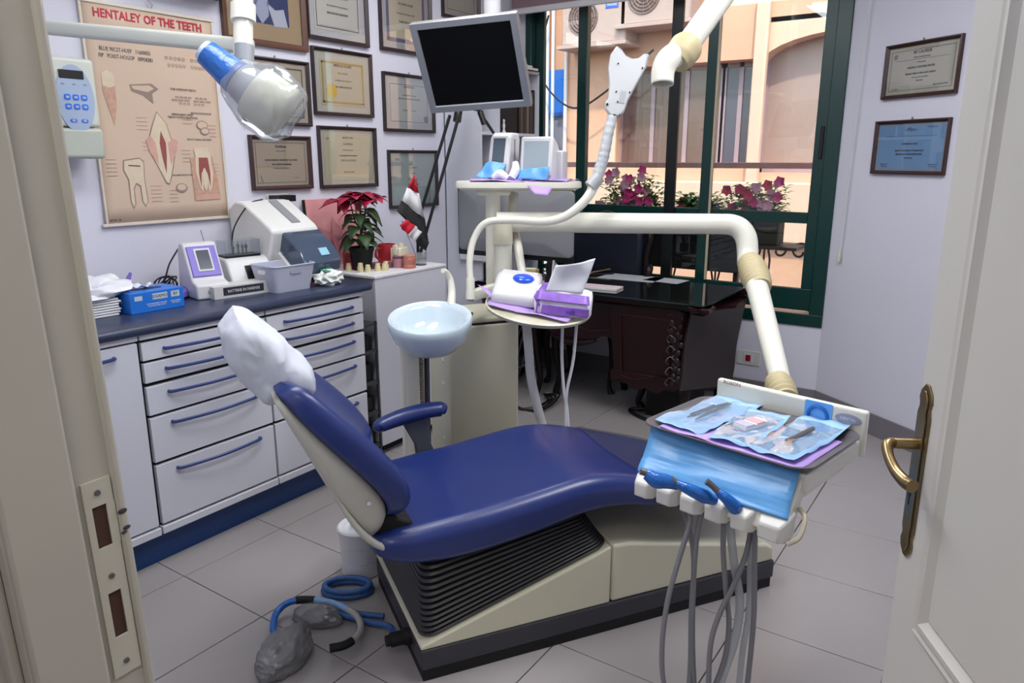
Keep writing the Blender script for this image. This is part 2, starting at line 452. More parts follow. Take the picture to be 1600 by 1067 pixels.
# ================================================================ OUTSIDE THE WINDOW
STONE = mat('facade_render', '#d8a68a', .85, var=.14, scale=1.4, bump=.3, bscale=6)
STONE2 = mat('facade_render_pale', '#dfb8a0', .85, var=.12, scale=1.4, bump=.3, bscale=6)
DGL = mat('dark_glass', '#6d5550', .12, var=.15, scale=2)
ALU = mat('pink_grey_aluminium', '#a58a90', .4)
FC = thing('street_facade', 'sunlit salmon rendered building across the street, seen through the window', 'building', (-3, 8.5, -3))
def fx(x): return x + 3
bm = BM()
box(bm, fx(-9), fx(-5.33), 0, .5, 0, 9)
box(bm, fx(-5.33), fx(-4.99), .25, .5, 0, 9)
box(bm, fx(-4.99), fx(-4.29), 0, .5, 0, 9)
box(bm, fx(-4.29), fx(-2.62), 0, .5, 0, 4.4); box(bm, fx(-4.29), fx(-2.62), 0, .5, 5.55, 9)
box(bm, fx(-2.62), fx(-2.53), 0, .5, 0, 9)
box(bm, fx(-2.53), fx(-.6), 0, .5, 0, 4.35); box(bm, fx(-2.53), fx(-.6), 0, .5, 5.9, 9)
box(bm, fx(-.6), fx(3), 0, .5, 0, 9)
obj('rendered_wall', bm, STONE, FC)
# shallow arch over the right opening
pts = [(fx(-2.53), 5.5), (fx(-2.53), 5.95), (fx(-.6), 5.95), (fx(-.6), 5.5)] + [(fx(-1.565) + .965 * math.cos(R(a)), 5.5 + .28 * math.sin(R(a))) for a in range(12, 180, 12)]
bm = BM(); prism(bm, pts, 'y', 0, .4); obj('arch_head', bm, STONE2, FC)
bm = BM(); box(bm, fx(-4.75), fx(-2.2), -.16, 0, 6.55, 6.66); box(bm, fx(-9), fx(3), -.1, 0, 6.9, 7.0); obj('cornice', bm, STONE2, FC, bev=.02)
obj('pilaster', bx(fx(-2.60), fx(-2.46), -.10, 0, 3.2, 6.2), STONE2, FC, bev=.02)
obj('pilaster', bx(fx(-4.34), fx(-4.22), -.06, 0, 3.2, 5.6), STONE2, FC, bev=.02)
obj('parapet_band', bx(fx(-9), fx(3), -.12, 0, 3.6, 4.25), STONE2, FC, bev=.02)
def fwin(x0, x1, z0, z1, nm, cols, gl):
    b = BM(); w = .05
    box(b, fx(x0), fx(x1), .22, .28, z0, z0 + w); box(b, fx(x0), fx(x1), .22, .28, z1 - w, z1)
    for k in range(cols + 1):
        x = x0 + (x1 - x0) * k / cols; box(b, fx(x) - w / 2, fx(x) + w / 2, .22, .28, z0, z1)
    o = obj(nm, b, ALU, FC)
    for k in range(cols):
        a = x0 + (x1 - x0) * k / cols; c = x0 + (x1 - x0) * (k + 1) / cols
        obj('pane', bx(fx(a), fx(c), .24, .26, z0, z1), gl, o)
fwin(-4.29, -3.02, 4.4, 5.55, 'window', 3, DGL)
fwin(-3.0, -2.62, 4.4, 5.55, 'window', 2, mat('dark_glass_blue', '#4c4a5c', .12))
fwin(-2.53, -.6, 4.35, 5.9, 'window', 3, mat('frosted_glass', '#a58a80', .4, var=.1, scale=3))
obj('blue_shutter', bx(fx(-5.3), fx(-5.0), .1, .16, 5.08, 5.6), mat('blue_shutter', '#1d6fd0', .5), FC)
obj('shutter_rail', bx(fx(-5.3), fx(-5.0), .09, .17, 5.03, 5.08), mat('blue_shutter_dark', '#174f9a', .5), FC)
obj('grey_door', bx(fx(-5.3), fx(-5.0), .12, .18, 3.8, 5.03), mat('grey_door', '#7b7b8c', .6), FC)
bm = BM()
for x in (-5.36, -5.2, -5.12, -4.93): tube(bm, [(fx(x), -.05, 3.0), (fx(x), -.05, 7)], .022 if x != -5.36 else .05, 8)
obj('drain_pipe', bm, PLAST, FC)
def ac_unit(x, z, sd, lb):
    t = thing('air_conditioner', lb, 'air conditioner', (x, 8.5, z))
    B_ = mat('ac_casing', '#b79c92', .5)
    obj('casing', bx(-.42, .42, -.36, -.05, 0, .58), B_, t, bev=.02)
    b = BM()
    for r in (.05, .085, .12, .155, .19): tube(b, [(-.13 + r * math.cos(a * PI / 12), -.368, .29 + r * math.sin(a * PI / 12)) for a in range(25)], .006, 5, k=1)
    for a in range(0, 180, 30): tube(b, [(-.13 - .19 * math.cos(R(a)), -.368, .29 - .19 * math.sin(R(a))), (-.13 + .19 * math.cos(R(a)), -.368, .29 + .19 * math.sin(R(a)))], .004, 5, k=1)
    obj('fan_grille', b, mat('grille_brown', '#8a6f6a', .5), t)
    b = BM(); lathe(b, [(0, 0), (.195, 0), (.195, .006), (0, .006)], n=28, M=Matrix.Translation((-.13, -.358, .29)) @ Matrix.Rotation(R(90), 4, 'X')); obj('fan_opening', b, mat('fan_shade', '#6b5550', .7), t)
    b = BM(); lathe(b, [(0, 0), (.035, 0), (.03, .015), (0, .018)], n=16, M=Matrix.Translation((-.13, -.37, .29)) @ Matrix.Rotation(R(90), 4, 'X')); obj('fan_hub', b, B_, t)
    bd = obj('badge', bx(.16, .32, -.364, -.358, .36, .44), mat('badge_blue', '#3a5fc0', .4), t)
    text('badge_lettering', 'Adnea', .05, PLAST, bd, (.24, -.366, .40))
    obj('bracket', bx(-.45, .45, -.42, 0, -.04, 0), B_, t, bev=.005)
ac_unit(-4.40, 2.80, 0, 'left air conditioner on the facade across the street, partly behind the green mullion')
ac_unit(-3.64, 2.96, 0, 'right air conditioner with round fan grille, high on the facade across the street')
bm = BM(); tube(bm, [(-5.1, 8.3, 3.2), (-5.25, 8.3, 2.7), (-5.1, 8.3, 2.35), (-4.7, 8.25, 2.1), (-4.3, 8.25, 2.25), (-3.7, 8.3, 2.7)], .012, 6)
tag(obj('hanging_wire', bm, MATBLK), 'thin dark wire sagging along the facade across the street', 'wire')
# balcony rail, planters and scrolled iron just outside
IRON = mat('wrought_iron', '#4b3a3c', .5)
BR = thing('balcony_rail', 'wrought iron balcony grille with scrolls and pink painted top rail outside the window', 'railing', (-2, 5.3, 0))
obj('top_rail', bx(-1.6, 1.1, -.02, .02, 1.435, 1.475), mat('pink_rail', '#c98f86', .5), BR, bev=.005)
obj('lower_rail', bx(-1.6, 1.1, -.012, .012, 1.085, 1.11), IRON, BR)
obj('lower_rail', bx(-1.6, 1.1, -.012, .012, .28, .31), IRON, BR)
obj('planter_shelf', bx(-.75, .82, -.28, -.03, .915, .935), IRON, BR)
def spiral(cx, cz, r0, turns, sg, ph):
    return [(cx + sg * (r0 * (1 - .75 * t / 20)) * math.cos(ph + turns * 2 * PI * t / 20), 0, cz + (r0 * (1 - .75 * t / 20)) * math.sin(ph + turns * 2 * PI * t / 20)) for t in range(21)]
for i in range(8):
    x = -1.5 + i * .34
    b = BM(); tube(b, [(x, 0, .3), (x, 0, 1.1)], .008, 6, k=1)
    for sg in (1, -1):
        tube(b, [(x, 0, .55), (x + sg * .04, 0, .75)] + spiral(x + sg * .10, .88, .075, 1.1, -sg, -.6), .008, 6, k=2)
        tube(b, [(x, 0, .45), (x + sg * .06, 0, .60), (x + sg * .14, 0, .62), (x + sg * .17, 0, .5)], .007, 6, k=3)
    obj('scroll', b, IRON, BR)
LEAFG = mat('leaf_green', '#86a65a', .6, var=.4, scale=20)
def leaf(bm, base, d, L, W, up, droop=.3, seg=4):
    base = Vector(base); d = Vector(d).normalized(); side = d.cross(Vector(up)).normalized(); n_ = side.cross(d).normalized()
    pv = None
    for i in range(seg + 1):
        t = i / seg; w = W * math.sin(PI * min(.97, max(.06, t ** .8))) * .5
        p = base + d * L * t - Vector((0, 0, 1)) * droop * L * t * t
        a = bm.verts.new(p - side * w + n_ * w * .25); c = bm.verts.new(p); b = bm.verts.new(p + side * w + n_ * w * .25)
        if pv:
            bm.faces.new((pv[0], pv[1], c, a)); bm.faces.new((pv[1], pv[2], b, c))
        pv = (a, c, b)
def planter(x, y, w, h, lb, cols, nfl, grp=None):
    t = thing('flower_planter', lb, 'flower pot', (x, y, 1.08))
    obj('trough', bx(-w / 2, w / 2, -.08, .08, -.14, .02), MATBLK, t, bev=.01)
    b = BM()
    for i in range(800):
        a = random.uniform(0, 2 * PI); el = random.uniform(.1, 1.4); rr = random.uniform(.2, 1)
        p = (random.uniform(-.4, .4) * w + math.cos(a) * .05, random.uniform(-.06, .06), h * rr * .8 * math.sin(el) + .01)
        leaf(b, p, (math.cos(a), math.sin(a) * .6, random.uniform(.1, 1)), random.uniform(.04, .08), .036, (0, 0, 1), .4, 2)
    f = obj('foliage', b, LEAFG, t); f['kind'] = 'stuff'
    for i in range(nfl):
        b = BM(); p = Vector((random.uniform(-.48, .48) * w, random.uniform(-.1, -.02), h * random.uniform(.15, .9)))
        for k in range(5):
            a = k * 2 * PI / 5 + i
            leaf(b, p, (math.cos(a), -.5, math.sin(a)), .044, .046, (0, -1, 0), .1, 2)
        ball(b, p + Vector((0, -.008, 0)), .006, seg=6)
        obj('flower', b, cols[i % len(cols)], t)
PK = mat('petunia_pink', '#f0489e', .6); PK2 = mat('petunia_pale', '#f6b2d2', .6)
planter(-2.40, 5.12, .50, .38, 'left trough of pink petunias outside the window, the fullest', [PK, PK2], 22)
planter(-1.90, 5.16, .28, .22, 'middle trough with few flowers, half behind the green mullion', [PK], 3)
planter(-1.50, 5.12, .38, .32, 'right trough of pink petunias outside the window', [PK, mat('petunia_red', '#e83a6c', .6), PK2], 16)
t = thing('balcony_box', 'dark box standing on the balcony behind the lower window panes', 'box', (-1.88, 5.0, .25))
obj('case', bx(-.37, .36, -.06, .04, .50, .75), mat('balcony_dark', '#1d1a1e', .5), t, bev=.01); obj('top_edge', bx(-.38, .37, -.07, .05, .735, .76), DKGREY, t)
for x in (-.34, .33): obj('leg', bx(x - .015, x + .015, -.03, .01, 0, .51), DKGREY, t)
struct('balcony_floor', bx(-6, 2, 4.78, 5.45, .1, .25), STONE2)
struct('street', bx(-12, 6, 4.8, 9, -3.1, -3), mat('asphalt', '#6a6664', .9))
# ================================================================ CABINETS ALONG THE LEFT WALL
XF = -2.51
def bowed_handle(bm, y0, y1, z, x=XF):
    L = y1 - y0
    tube(bm, [(x - .002, y0, z), (x + .016, y0 + .01, z), (x + .030, y0 + L * .3, z), (x + .034, y0 + L * .5, z), (x + .030, y0 + L * .7, z), (x + .016, y1 - .01, z), (x - .002, y1, z)], .0065, 8, k=5)
SEAM = mat('dark_gap', '#08080a', .8)
def drawer_unit(y0, y1, lb, hy):
    t = thing('drawer_cabinet', lb, 'cabinet', (XF, y0, 0), 0, 'white drawer cabinets')
    w = True
    obj('carcass', bx(-3.09, XF - .022, y0 + .002, y1 - .002, .13, .90), SEAM, t, world=w)
    obj('top_rail', bx(XF - .02, XF - .002, y0 + .004, y1 - .004, .877, .90), WHITE, t, world=w)
    obj('base_rail', bx(XF - .05, XF + .004, y0 + .003, y1 - .003, .128, .158), WHITE, t, world=w, bev=.003)
    obj('toe_kick', bx(-3.0, -2.558, y0, y1, 0, .128), TOE, t, world=w)
    for (z0, z1) in ((.800, .866), (.717, .790), (.595, .702), (.413, .584), (.168, .400)):
        d = obj('drawer', bx(XF - .02, XF, y0 + .006, y1 - .004, z0, z1), WHITE, t, world=w, bev=.002)
        bm = BM(); bowed_handle(bm, hy[0], hy[1], z1 - .032)
        obj('handle', bm, HANDLE, d, world=w)
    return t
drawer_unit(1.357, 1.893, 'white five-drawer cabinet behind the chair headrest, left of the two, blue bowed handles', (1.445, 1.815))
drawer_unit(1.893, 2.447, 'white five-drawer cabinet at the right end of the worktop, blue bowed handles', (1.985, 2.37))
t = thing('door_cabinet', 'white base cabinet with one door beside the doorway, left end of the worktop', 'cabinet', (XF, .8, 0))
obj('carcass', bx(-3.09, XF - .022, .70, 1.355, .13, .90), SEAM, t, world=True)
obj('top_rail', bx(XF - .02, XF - .002, .70, 1.353, .877, .90), WHITE, t, world=True)
obj('base_rail', bx(XF - .05, XF + .004, .70, 1.353, .128, .158), WHITE, t, world=True, bev=.003)
obj('toe_kick', bx(-3.0, -2.558, .70, 1.357, 0, .128), TOE, t, world=True)
d = obj('door', bx(XF - .02, XF, .82, 1.349, .166, .870), WHITE, t, world=True, bev=.003)
bm = BM(); bowed_handle(bm, .95, 1.262, .835); obj('handle', bm, HANDLE, d, world=True)
bm = BM()
prism(bm, [(XF + .012, .898), (-3.095, .898), (-3.095, .934), (XF - .002, .934), (XF + .010, .931), (XF + .017, .922), (XF + .018, .908)], 'y', .70, 2.49)
tag(obj('worktop', bm, NAVYLAM), 'dark navy speckled worktop with rounded front edge over the drawer cabinets', 'worktop')
# tall white box unit beyond the worktop
t = thing('white_cabinet', 'plain white waist-high cabinet beyond the worktop, poinsettia and small models on top', 'cabinet', (-2.82, 2.86, 0))
obj('body', bx(-3.09, -2.60, 2.62, 3.13, .06, .925), WHITE, t, world=True, bev=.004)
obj('top_panel', bx(-3.09, -2.578, 2.60, 3.15, .925, .940), mat('cabinet_top', '#dcdce0', .4), t, world=True, bev=.003)
obj('side_panel', bx(-2.60, -2.582, 2.605, 3.145, .05, .925), WHITE, t, world=True, bev=.003)
obj('plinth', bx(-3.05, -2.63, 2.66, 3.11, 0, .06), BLACK, t, world=True)
t = thing('storage_rack', 'narrow black rack with small dark boxes in the gap beside the drawer cabinets', 'rack', (-2.72, 2.53, 0))
bm = BM()
for z in (.06, .24, .40, .56, .70): box(bm, -2.95, -2.575, 2.475, 2.595, z, z + .012)
for x in (-2.95, -2.585): box(bm, x, x + .01, 2.475, 2.485, 0, .72); box(bm, x, x + .01, 2.585, 2.595, 0, .72)
obj('frame', bm, DKGREY, t, world=True)
bm = BM(); [box(bm, -2.9, -2.60, 2.49, 2.58, z, z + h) for z, h in ((.073, .10), (.253, .08), (.413, .09), (.573, .07))]
obj('tray', bm, BLACK, t, world=True, bev=.006)

# ================================================================ ON THE WORKTOP
zt = .9345
# gloves box
ang = math.atan2(.216, .002)
t = thing('glove_box', 'bright blue cardboard glove box with white print lying on the worktop', 'box', (-2.765, 1.548, zt), R(90) + R(-.6))
GB = mat('glove_box_blue', '#1b6fd0', .35, var=.04)
bm = BM(); box(bm, -.108, .108, -.075, .075, 0, .078); obj('carton', bm, GB, t, bev=.0015)
bm = BM(); prism(bm, [(x * 1.0, y) for x, y in rrect(.12, .045, .022)], 'z', .0775, .0788); obj('opening', bm, mat('slot_dark', '#14345e', .6), t)
bm = BM()
sheet(bm, (-.05, -.012, .078), (.03, -.012, .078), (.03, .02, .078), (-.05, .02, .078), 8, .03, 40, 3); obj('glove_tip', bm, mat('glove_white', '#d8dde6', .5), t, solid=.001)
bm = BM(); box(bm, -.02, .04, -.0756, -.075, .045, .068); box(bm, .055, .09, -.0756, -.075, .045, .068); box(bm, -.09, -.06, -.0756, -.075, .048, .065)
bp = obj('printed_panel', bm, mat('print_grey', '#b8c4cc', .5), t)
text('lettering', 'EXAMO', .017, INK, bp, (.01, -.0759, .0565)); text('lettering', 'IEF', .016, INK, bp, (.0725, -.0759, .0565))
text('lettering', 'EXAMINATION GLOVES\nPOWDER FREE LATEX', .0075, PAPER, t, (-.005, -.0754, .026), align='CENTER'); text('lettering', 'NON STERILE\n100 PIECES', .007, PAPER, t, (.072, -.0754, .026))
text('lettering', 'LATEX', .014, PAPER, t, (-.1084, 0, .04), rot=(R(90), 0, R(-90)))
# stack of wipes and plastic bag
t = thing('wipes_stack', 'stack of folded white wipes at the left end of the worktop beside the glove box', 'paper', (-2.83, 1.32, zt))
for k in range(7):
    obj('wipe', bx(-.10 + random.uniform(-.004, .004), .10, -.12, .105 + random.uniform(-.008, .008), k * .0095, k * .0095 + .008), mat('wipe_white', '#d9dadd', .8, bump=.2, bscale=60), t, bev=.003)
bm = BM(); bmesh.ops.create_icosphere(bm, subdivisions=4, radius=1)
for v in bm.verts:
    n_ = noise.noise(v.co * 2.3) * .35 + noise.noise(v.co * 6) * .12
    v.co = Vector((v.co.x * .13, v.co.y * .16, max(-.2, v.co.z) * .06 + .01)) * (1 + n_); v.co.z = max(v.co.z, 0)
    v.co += Vector((-2.86, 1.37, zt + .068))
tag(obj('plastic_bag', bm, mat('bag_white', '#e2e4ea', .3, bump=.3, bscale=25)), 'crumpled translucent white plastic bag on the stack of wipes', 'bag')
# purple round case and black cable
t = thing('purple_case', 'round purple plastic case behind the blue glove box', 'case', (-2.905, 1.70, zt))
PUR = mat('purple_plastic', '#7e6cc8', .35)
bm = BM(); lathe(bm, [(0, 0), (.085, 0), (.095, .01), (.095, .03), (.085, .042), (0, .045)], n=32); obj('body', bm, PUR, t)
bm = BM(); tube(bm, [(-.02, -.08, .04), (-.04, -.12, .08), (-.035, -.11, .12)], [.016, .012, .005], 10); obj('handle', bm, PUR, t)
bm = BM()
tube(bm, [(-3.0, 1.50, .95), (-2.98, 1.58, .99), (-2.97, 1.68, .985), (-2.95, 1.73, 1.0), (-2.94, 1.76, 1.07), (-2.93, 1.80, 1.13)], .0035, 8)
for k in range(6): tube(bm, [(-2.95 + .03 * math.cos(a * .7 + k), 1.74 + (.035 + k * .002) * math.cos(a * .7), .985 + .03 * math.sin(a * .7 + k * .3)) for a in range(10)], .003, 6)
tag(obj('black_cable', bm, BLACK), 'tangled thin black cable on the worktop behind the purple case', 'cable')
# purple and white apex device
t = thing('apex_locator', 'white tabletop device with slanted purple screen panel, small grey display', 'device', (-2.83, 1.845, zt), (0, 0, R(78)))
pf = [(-.10, 0), (.09, 0), (.09, .03), (.075, .19), (.05, .225), (.015, .222), (-.055, .075), (-.10, .06)]
bm = BM(); prism(bm, [(y, z) for y, z in pf], 'x', -.075, .065); obj('body', bm, PLAST, t, bev=.008, seg=3)
sl = Matrix.Translation((-.005, -.0225, .148)) @ Matrix.Rotation(R(-25.5), 4, 'X')
bm = BM(); box(bm, -.06, .06, -.004, .002, -.066, .068, M=sl); pnl = obj('purple_panel', bm, PUR, t, bev=.003)
bm = BM(); box(bm, -.034, .034, -.007, -.003, -.045, .056, M=sl); obj('screen_frame', bm, PLAST, pnl, bev=.003)
bm = BM(); box(bm, -.026, .026, -.0085, -.006, -.036, .047, M=sl); obj('display', bm, mat('lcd_grey', '#4f5560', .15), pnl)
bm = BM(); box(bm, -.03, .02, -.104, -.099, .025, .038); obj('button_strip', bm, mat('button_grey', '#9fa2b4', .4), t, bev=.001)
bm = BM(); tube(bm, [(.05, .06, .15), (.03, .07, .27)], .002, 6, k=1); obj('probe', bm, STEEL, t)
# printed carton in front of it
t = thing('white_carton', 'flat white carton with black printed label in front of the purple device', 'box', (-2.72, 1.925, zt), R(83))
obj('carton', bx(-.125, .125, -.035, .06, 0, .052), mat('carton_white', '#c9c9c6', .6), t, bev=.001)
lb_ = obj('label', bx(-.085, .10, -.0358, -.035, .012, .045), mat('label_black', '#2a2a38', .5), t)
text('lettering', 'RATTERIE IN FARENSE', .0165, PAPER, lb_, (.008, -.0362, .028), sx=.9)
# white device with dark panel and burs
t = thing('scaler_unit', 'white tabletop unit with sloping black window, rack of burs on top', 'device', (-2.86, 2.065, zt), R(80))
bm = BM(); prism(bm, [(-.105, 0), (.10, 0), (.10, .12), (.075, .145), (-.02, .14), (-.045, .125)], 'x', -.10, .10); obj('body', bm, PLAST, t, bev=.010, seg=3)
sl = Matrix.Translation((.02, -.0765, .0635)) @ Matrix.Rotation(R(-25.6), 4, 'X')
bm = BM(); box(bm, -.045, .055, -.004, .004, -.045, .048, M=sl); obj('window', bm, BLACK, t, bev=.002)
bk = obj('bur_stand', bx(-.09, .075, -.02, .06, .140, .152), BLACK, t, bev=.003)
for x, h in ((-.04, .045), (-.015, .055), (.005, .05), (.022, .048)):
    bm = BM(); lathe(bm, [(0, 0), (.004, 0), (.004, h * .5), (.007, h * .55), (.007, h * .8), (.002, h * .85), (.002, h)], (x, .01, .152), 8); obj('bur', bm, DKSTEEL, bk)
bm = BM()
for a, b, c, d in ((-.09, .075, -.02, -.018), (-.09, .075, .058, .06)): box(bm, a, b, c, d, .15, .215)
box(bm, -.09, -.088, -.02, .06, .15, .215); box(bm, .073, .075, -.02, .06, .15, .215)
obj('clear_cover', bm, glassy('clear_cover', '#f4f6f8', .03, .05, .03), bk)
# big white machine with smoked lid
MW_ = mat('machine_white', '#dedfdc', .35)
t = thing('bench_machine', 'large white bench machine tipped back, smoked blue lid and grey stripe on top', 'machine', (-2.90, 2.36, zt))
pf = [(-3.06, .95), (-3.075, 1.27), (-3.02, 1.31), (-2.96, 1.305), (-2.785, 1.20), (-2.765, 1.178), (-2.80, 1.06), (-2.85, .955)]
bm = BM(); prism(bm, pf, 'y', 2.16, 2.43); obj('hood', bm, MW_, t, world=True, bev=.012, seg=3)
obj('base', bx(-3.06, -2.88, 2.17, 2.42, .9345, 1.0), MW_, t, world=True, bev=.01)
bm = BM(); prism(bm, [(-2.80, 1.178), (-2.76, 1.172), (-2.66, 1.095), (-2.625, 1.04), (-2.64, .99), (-2.70, 1.0), (-2.80, 1.09)], 'y', 2.215, 2.435); obj('smoked_lid', bm, mat('smoked_blue', '#46546a', .12, alpha=.93, coat=.5), t, world=True, bev=.008)
bm = BM(); prism(bm, [(-2.81, 1.10), (-2.70, 1.005), (-2.645, .985), (-2.66, .965), (-2.73, .965), (-2.82, 1.03)], 'y', 2.205, 2.425); obj('lid_rim', bm, MW_, t, world=True, bev=.006)
sl = Matrix.Translation((-2.873, 2.325, 1.2555)) @ Matrix.Rotation(R(31), 4, 'Y')
bm = BM(); box(bm, -.10, .085, -.024, .024, -.002, .003, M=sl); obj('grey_stripe', bm, GREYP, t, world=True)
bm = BM(); box(bm, -.02, .02, -.025, .025, -.001, .003, M=Matrix.Translation((-2.652, 2.35, 1.083)) @ Matrix.Rotation(R(52), 4, 'Y')); obj('blue_sticker', bm, mat('sticker_blue', '#8fc4dc', .4), t, world=True)
bm = BM(); box(bm, -2.92, -2.78, 2.38, 2.48, .9345, .965); obj('foot', bm, BLACK, t, world=True, bev=.006)
bm = BM(); tube(bm, [(-3.0, 2.30, 1.312), (-2.96, 2.2, 1.30), (-2.93, 2.12, 1.25), (-2.92, 2.07, 1.19), (-2.93, 2.06, 1.12)], .0035, 8); box(bm, -3.08, -3.0, 2.40, 2.50, 1.295, 1.325)
tag(obj('power_cord', bm, BLACK), 'black plug and cord running over the white bench machine from the wall socket', 'cord')
# translucent basin
t = thing('plastic_basin', 'translucent rectangular plastic basin with handle slots on the worktop', 'basin', (-2.68, 2.135, zt), R(87))
TRL = mat('translucent_plastic', '#bfc4d6', .35, alpha=.88, var=.02)
bm = BM()
o1 = [(x, y, 0) for x, y in rrect(.185, .145, .02)]; o2 = [(x, y, .115) for x, y in rrect(.225, .185, .025)]
i2 = [(x, y, .115) for x, y in rrect(.219, .179, .024)]; i1 = [(x, y, .004) for x, y in rrect(.18, .14, .02)]
loft(bm, [o1, o2, i2, i1]); obj('tub', bm, TRL, t)
bm = BM(); tube(bm, [(x, y, .115) for x, y in rrect(.226, .186, .026)] + [(rrect(.226, .186, .026)[0][0], rrect(.226, .186, .026)[0][1], .115)], .0035, 6, k=1); obj('rim', bm, TRL, t)
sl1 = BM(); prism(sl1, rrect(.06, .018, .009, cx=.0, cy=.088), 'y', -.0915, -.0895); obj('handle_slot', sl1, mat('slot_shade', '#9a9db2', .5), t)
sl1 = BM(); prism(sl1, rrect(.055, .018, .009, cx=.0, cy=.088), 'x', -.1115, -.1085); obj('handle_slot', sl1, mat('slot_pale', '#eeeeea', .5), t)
bm = BM(); bmesh.ops.create_icosphere(bm, subdivisions=4, radius=1)
for v in bm.verts:
    n_ = noise.noise(v.co * 2.6 + Vector((5, 1, 2))) * .4
    v.co = Vector((v.co.x * .05, v.co.y * .07, v.co.z * .035)) * (1 + n_); v.co.z = max(v.co.z, -.03); v.co += Vector((-2.61, 2.335, zt + .03))
gp = tag(obj('wrapped_pack', bm, mat('pack_white', '#dfe3de', .25, bump=.25, bscale=40)), 'small white plastic pack with green print right of the basin', 'packet')
bm = BM(); sheet(bm, (-2.585, 2.30, zt + .062), (-2.60, 2.36, zt + .066), (-2.63, 2.36, zt + .072), (-2.63, 2.30, zt + .07), 4, .004); obj('green_print', bm, mat('green_print', '#2f8a63', .4), gp, world=False, solid=.001)

# ================================================================ ON THE WHITE CABINET
zc = .940
PT = thing('poinsettia', 'red poinsettia in a black pot on the white cabinet', 'plant', (-2.80, 2.735, zc))
bm = BM(); lathe(bm, [(0, 0), (.045, 0), (.062, .10), (.066, .10), (.066, .118), (.060, .118), (.055, .10), (0, .10)], n=28); obj('pot', bm, MATBLK, PT)
bm = BM(); tube(bm, [(0, 0, .1), (.004, 0, .2), (0, .005, .37)], [.008, .007, .005], 8)
for k in range(4): a = k * 1.7; tube(bm, [(0, 0, .17 + k * .02), (.03 * math.cos(a), .03 * math.sin(a), .25), (.05 * math.cos(a), .05 * math.sin(a), .33)], [.005, .003], 6)
obj('stem', bm, mat('stem_green', '#5d7040', .6), PT)
RED = mat('bract_red', '#9c0f3c', .5, var=.25, scale=30); PG = mat('poinsettia_leaf', '#2f4a28', .5, var=.3, scale=25)
hd = [(0, 0, .385), (.06, .04, .36), (-.05, .06, .365), (.03, -.07, .37), (-.04, -.07, .35)]
for h_ in hd:
    for k in range(7):
        a = k * 2 * PI / 7 + h_[0] * 40; L = random.uniform(.085, .14)
        b = BM(); leaf(b, h_, (math.cos(a), math.sin(a), random.uniform(-.05, .5)), L, L * .62, (0, 0, 1), random.uniform(.2, .6), 5); obj('bract', b, RED, PT, solid=.0008)
    b = BM(); [ball(b, (h_[0] + random.uniform(-.01, .01), h_[1] + random.uniform(-.01, .01), h_[2] + .006), .004, seg=6) for _ in range(6)]; obj('flower_centre', b, mat('centre_yellow', '#a99a3c', .6), PT)
for k in range(22):
    a = k * 2.4; z = .14 + .008 * k; L = random.uniform(.09, .13)
    b = BM(); leaf(b, (.02 * math.cos(a), .02 * math.sin(a), z), (math.cos(a), math.sin(a), .35), L, L * .64, (0, 0, 1), random.uniform(.5, 1.0), 5); obj('leaf', b, PG, PT, solid=.0008)
t = thing('canvas_print', 'small pink flower picture leaning on the wall behind the poinsettia', 'picture', (-3.045, 2.80, zc), (R(-5), 0, R(90)))
CV = mat('canvas_pink', '#cf8f92', .6, var=.35, scale=9)
obj('canvas', bx(-.19, .21, -.01, .006, 0, .355), CV, t, bev=.002)
obj('dark_edge', bx(-.196, -.19, -.011, .007, 0, .355), MATBLK, t)
b = BM()
for k in range(3): a = R(70 + k * 30); leaf(b, (.02, -.0105, .04), (math.cos(a), 0, math.sin(a)), .22, .09, (0, -1, 0), 0, 8)
obj('painted_petals', b, mat('petal_paint', '#c5828a', .6, var=.3, scale=20), t)
# table flags
FR, FWt, FK = mat('flag_red', '#c2122c', .7), mat('flag_white', '#dcdce0', .7), mat('flag_black', '#17171b', .7)
FL = thing('table_flag', 'red white and black table flags on a small stand at the cabinet edge', 'flag', (-2.7000, 3.0834, 0.9667))
bm = BM(); lathe(bm, [(0, 0), (.03, 0), (.03, .006), (.008, .012), (.005, .03), (0, .03)], n=20); obj('stand', bm, BLACK, FL)
bm = BM()
P0 = Vector((-2.7000, 3.0841, 0.9807)); 
tube(bm, [(-2.7000, 3.1268, 0.9762), (-2.7000, 3.0963, 1.2574), (-2.7000, 3.0419, 1.4208)], .0025, 6, k=1); tube(bm, [(-2.7200, 3.0645, 0.9814), (-2.7200, 2.9614, 1.1796), (-2.7200, 2.8051, 1.0751)][:2], .002, 6, k=1)
obj('pole', bm, STEEL, FL, world=True)
def strip_quad(nm, pts, m, x):
    b = BM(); n = len(pts) // 2; L_, R_ = pts[:n], pts[n:][::-1]; g_ = []
    for i, (a, c) in enumerate(zip(L_, R_)):
        a, c = Vector(a), Vector(c); g_.append([b.verts.new(a.lerp(c, s / 4) + Vector((.008 * math.sin(s * 1.9 + i), 0, 0))) for s in range(5)])
    for i in range(n - 1):
        for s in range(4): b.faces.new((g_[i][s], g_[i][s + 1], g_[i + 1][s + 1], g_[i + 1][s]))
    return obj(nm, b, m, FL, world=True, solid=.0008)
strip_quad('red_stripe', [(-2.7000, 3.0416, 1.4142), (-2.7000, 2.9882, 1.3525), (-2.7000, 3.0731, 1.3196), (-2.7000, 3.0559, 1.3939)], FR, 0)
strip_quad('white_stripe', [(-2.7000, 2.9882, 1.3525), (-2.7000, 2.9403, 1.2883), (-2.7000, 3.1143, 1.1842), (-2.7000, 3.0731, 1.3196)], FWt, 0)
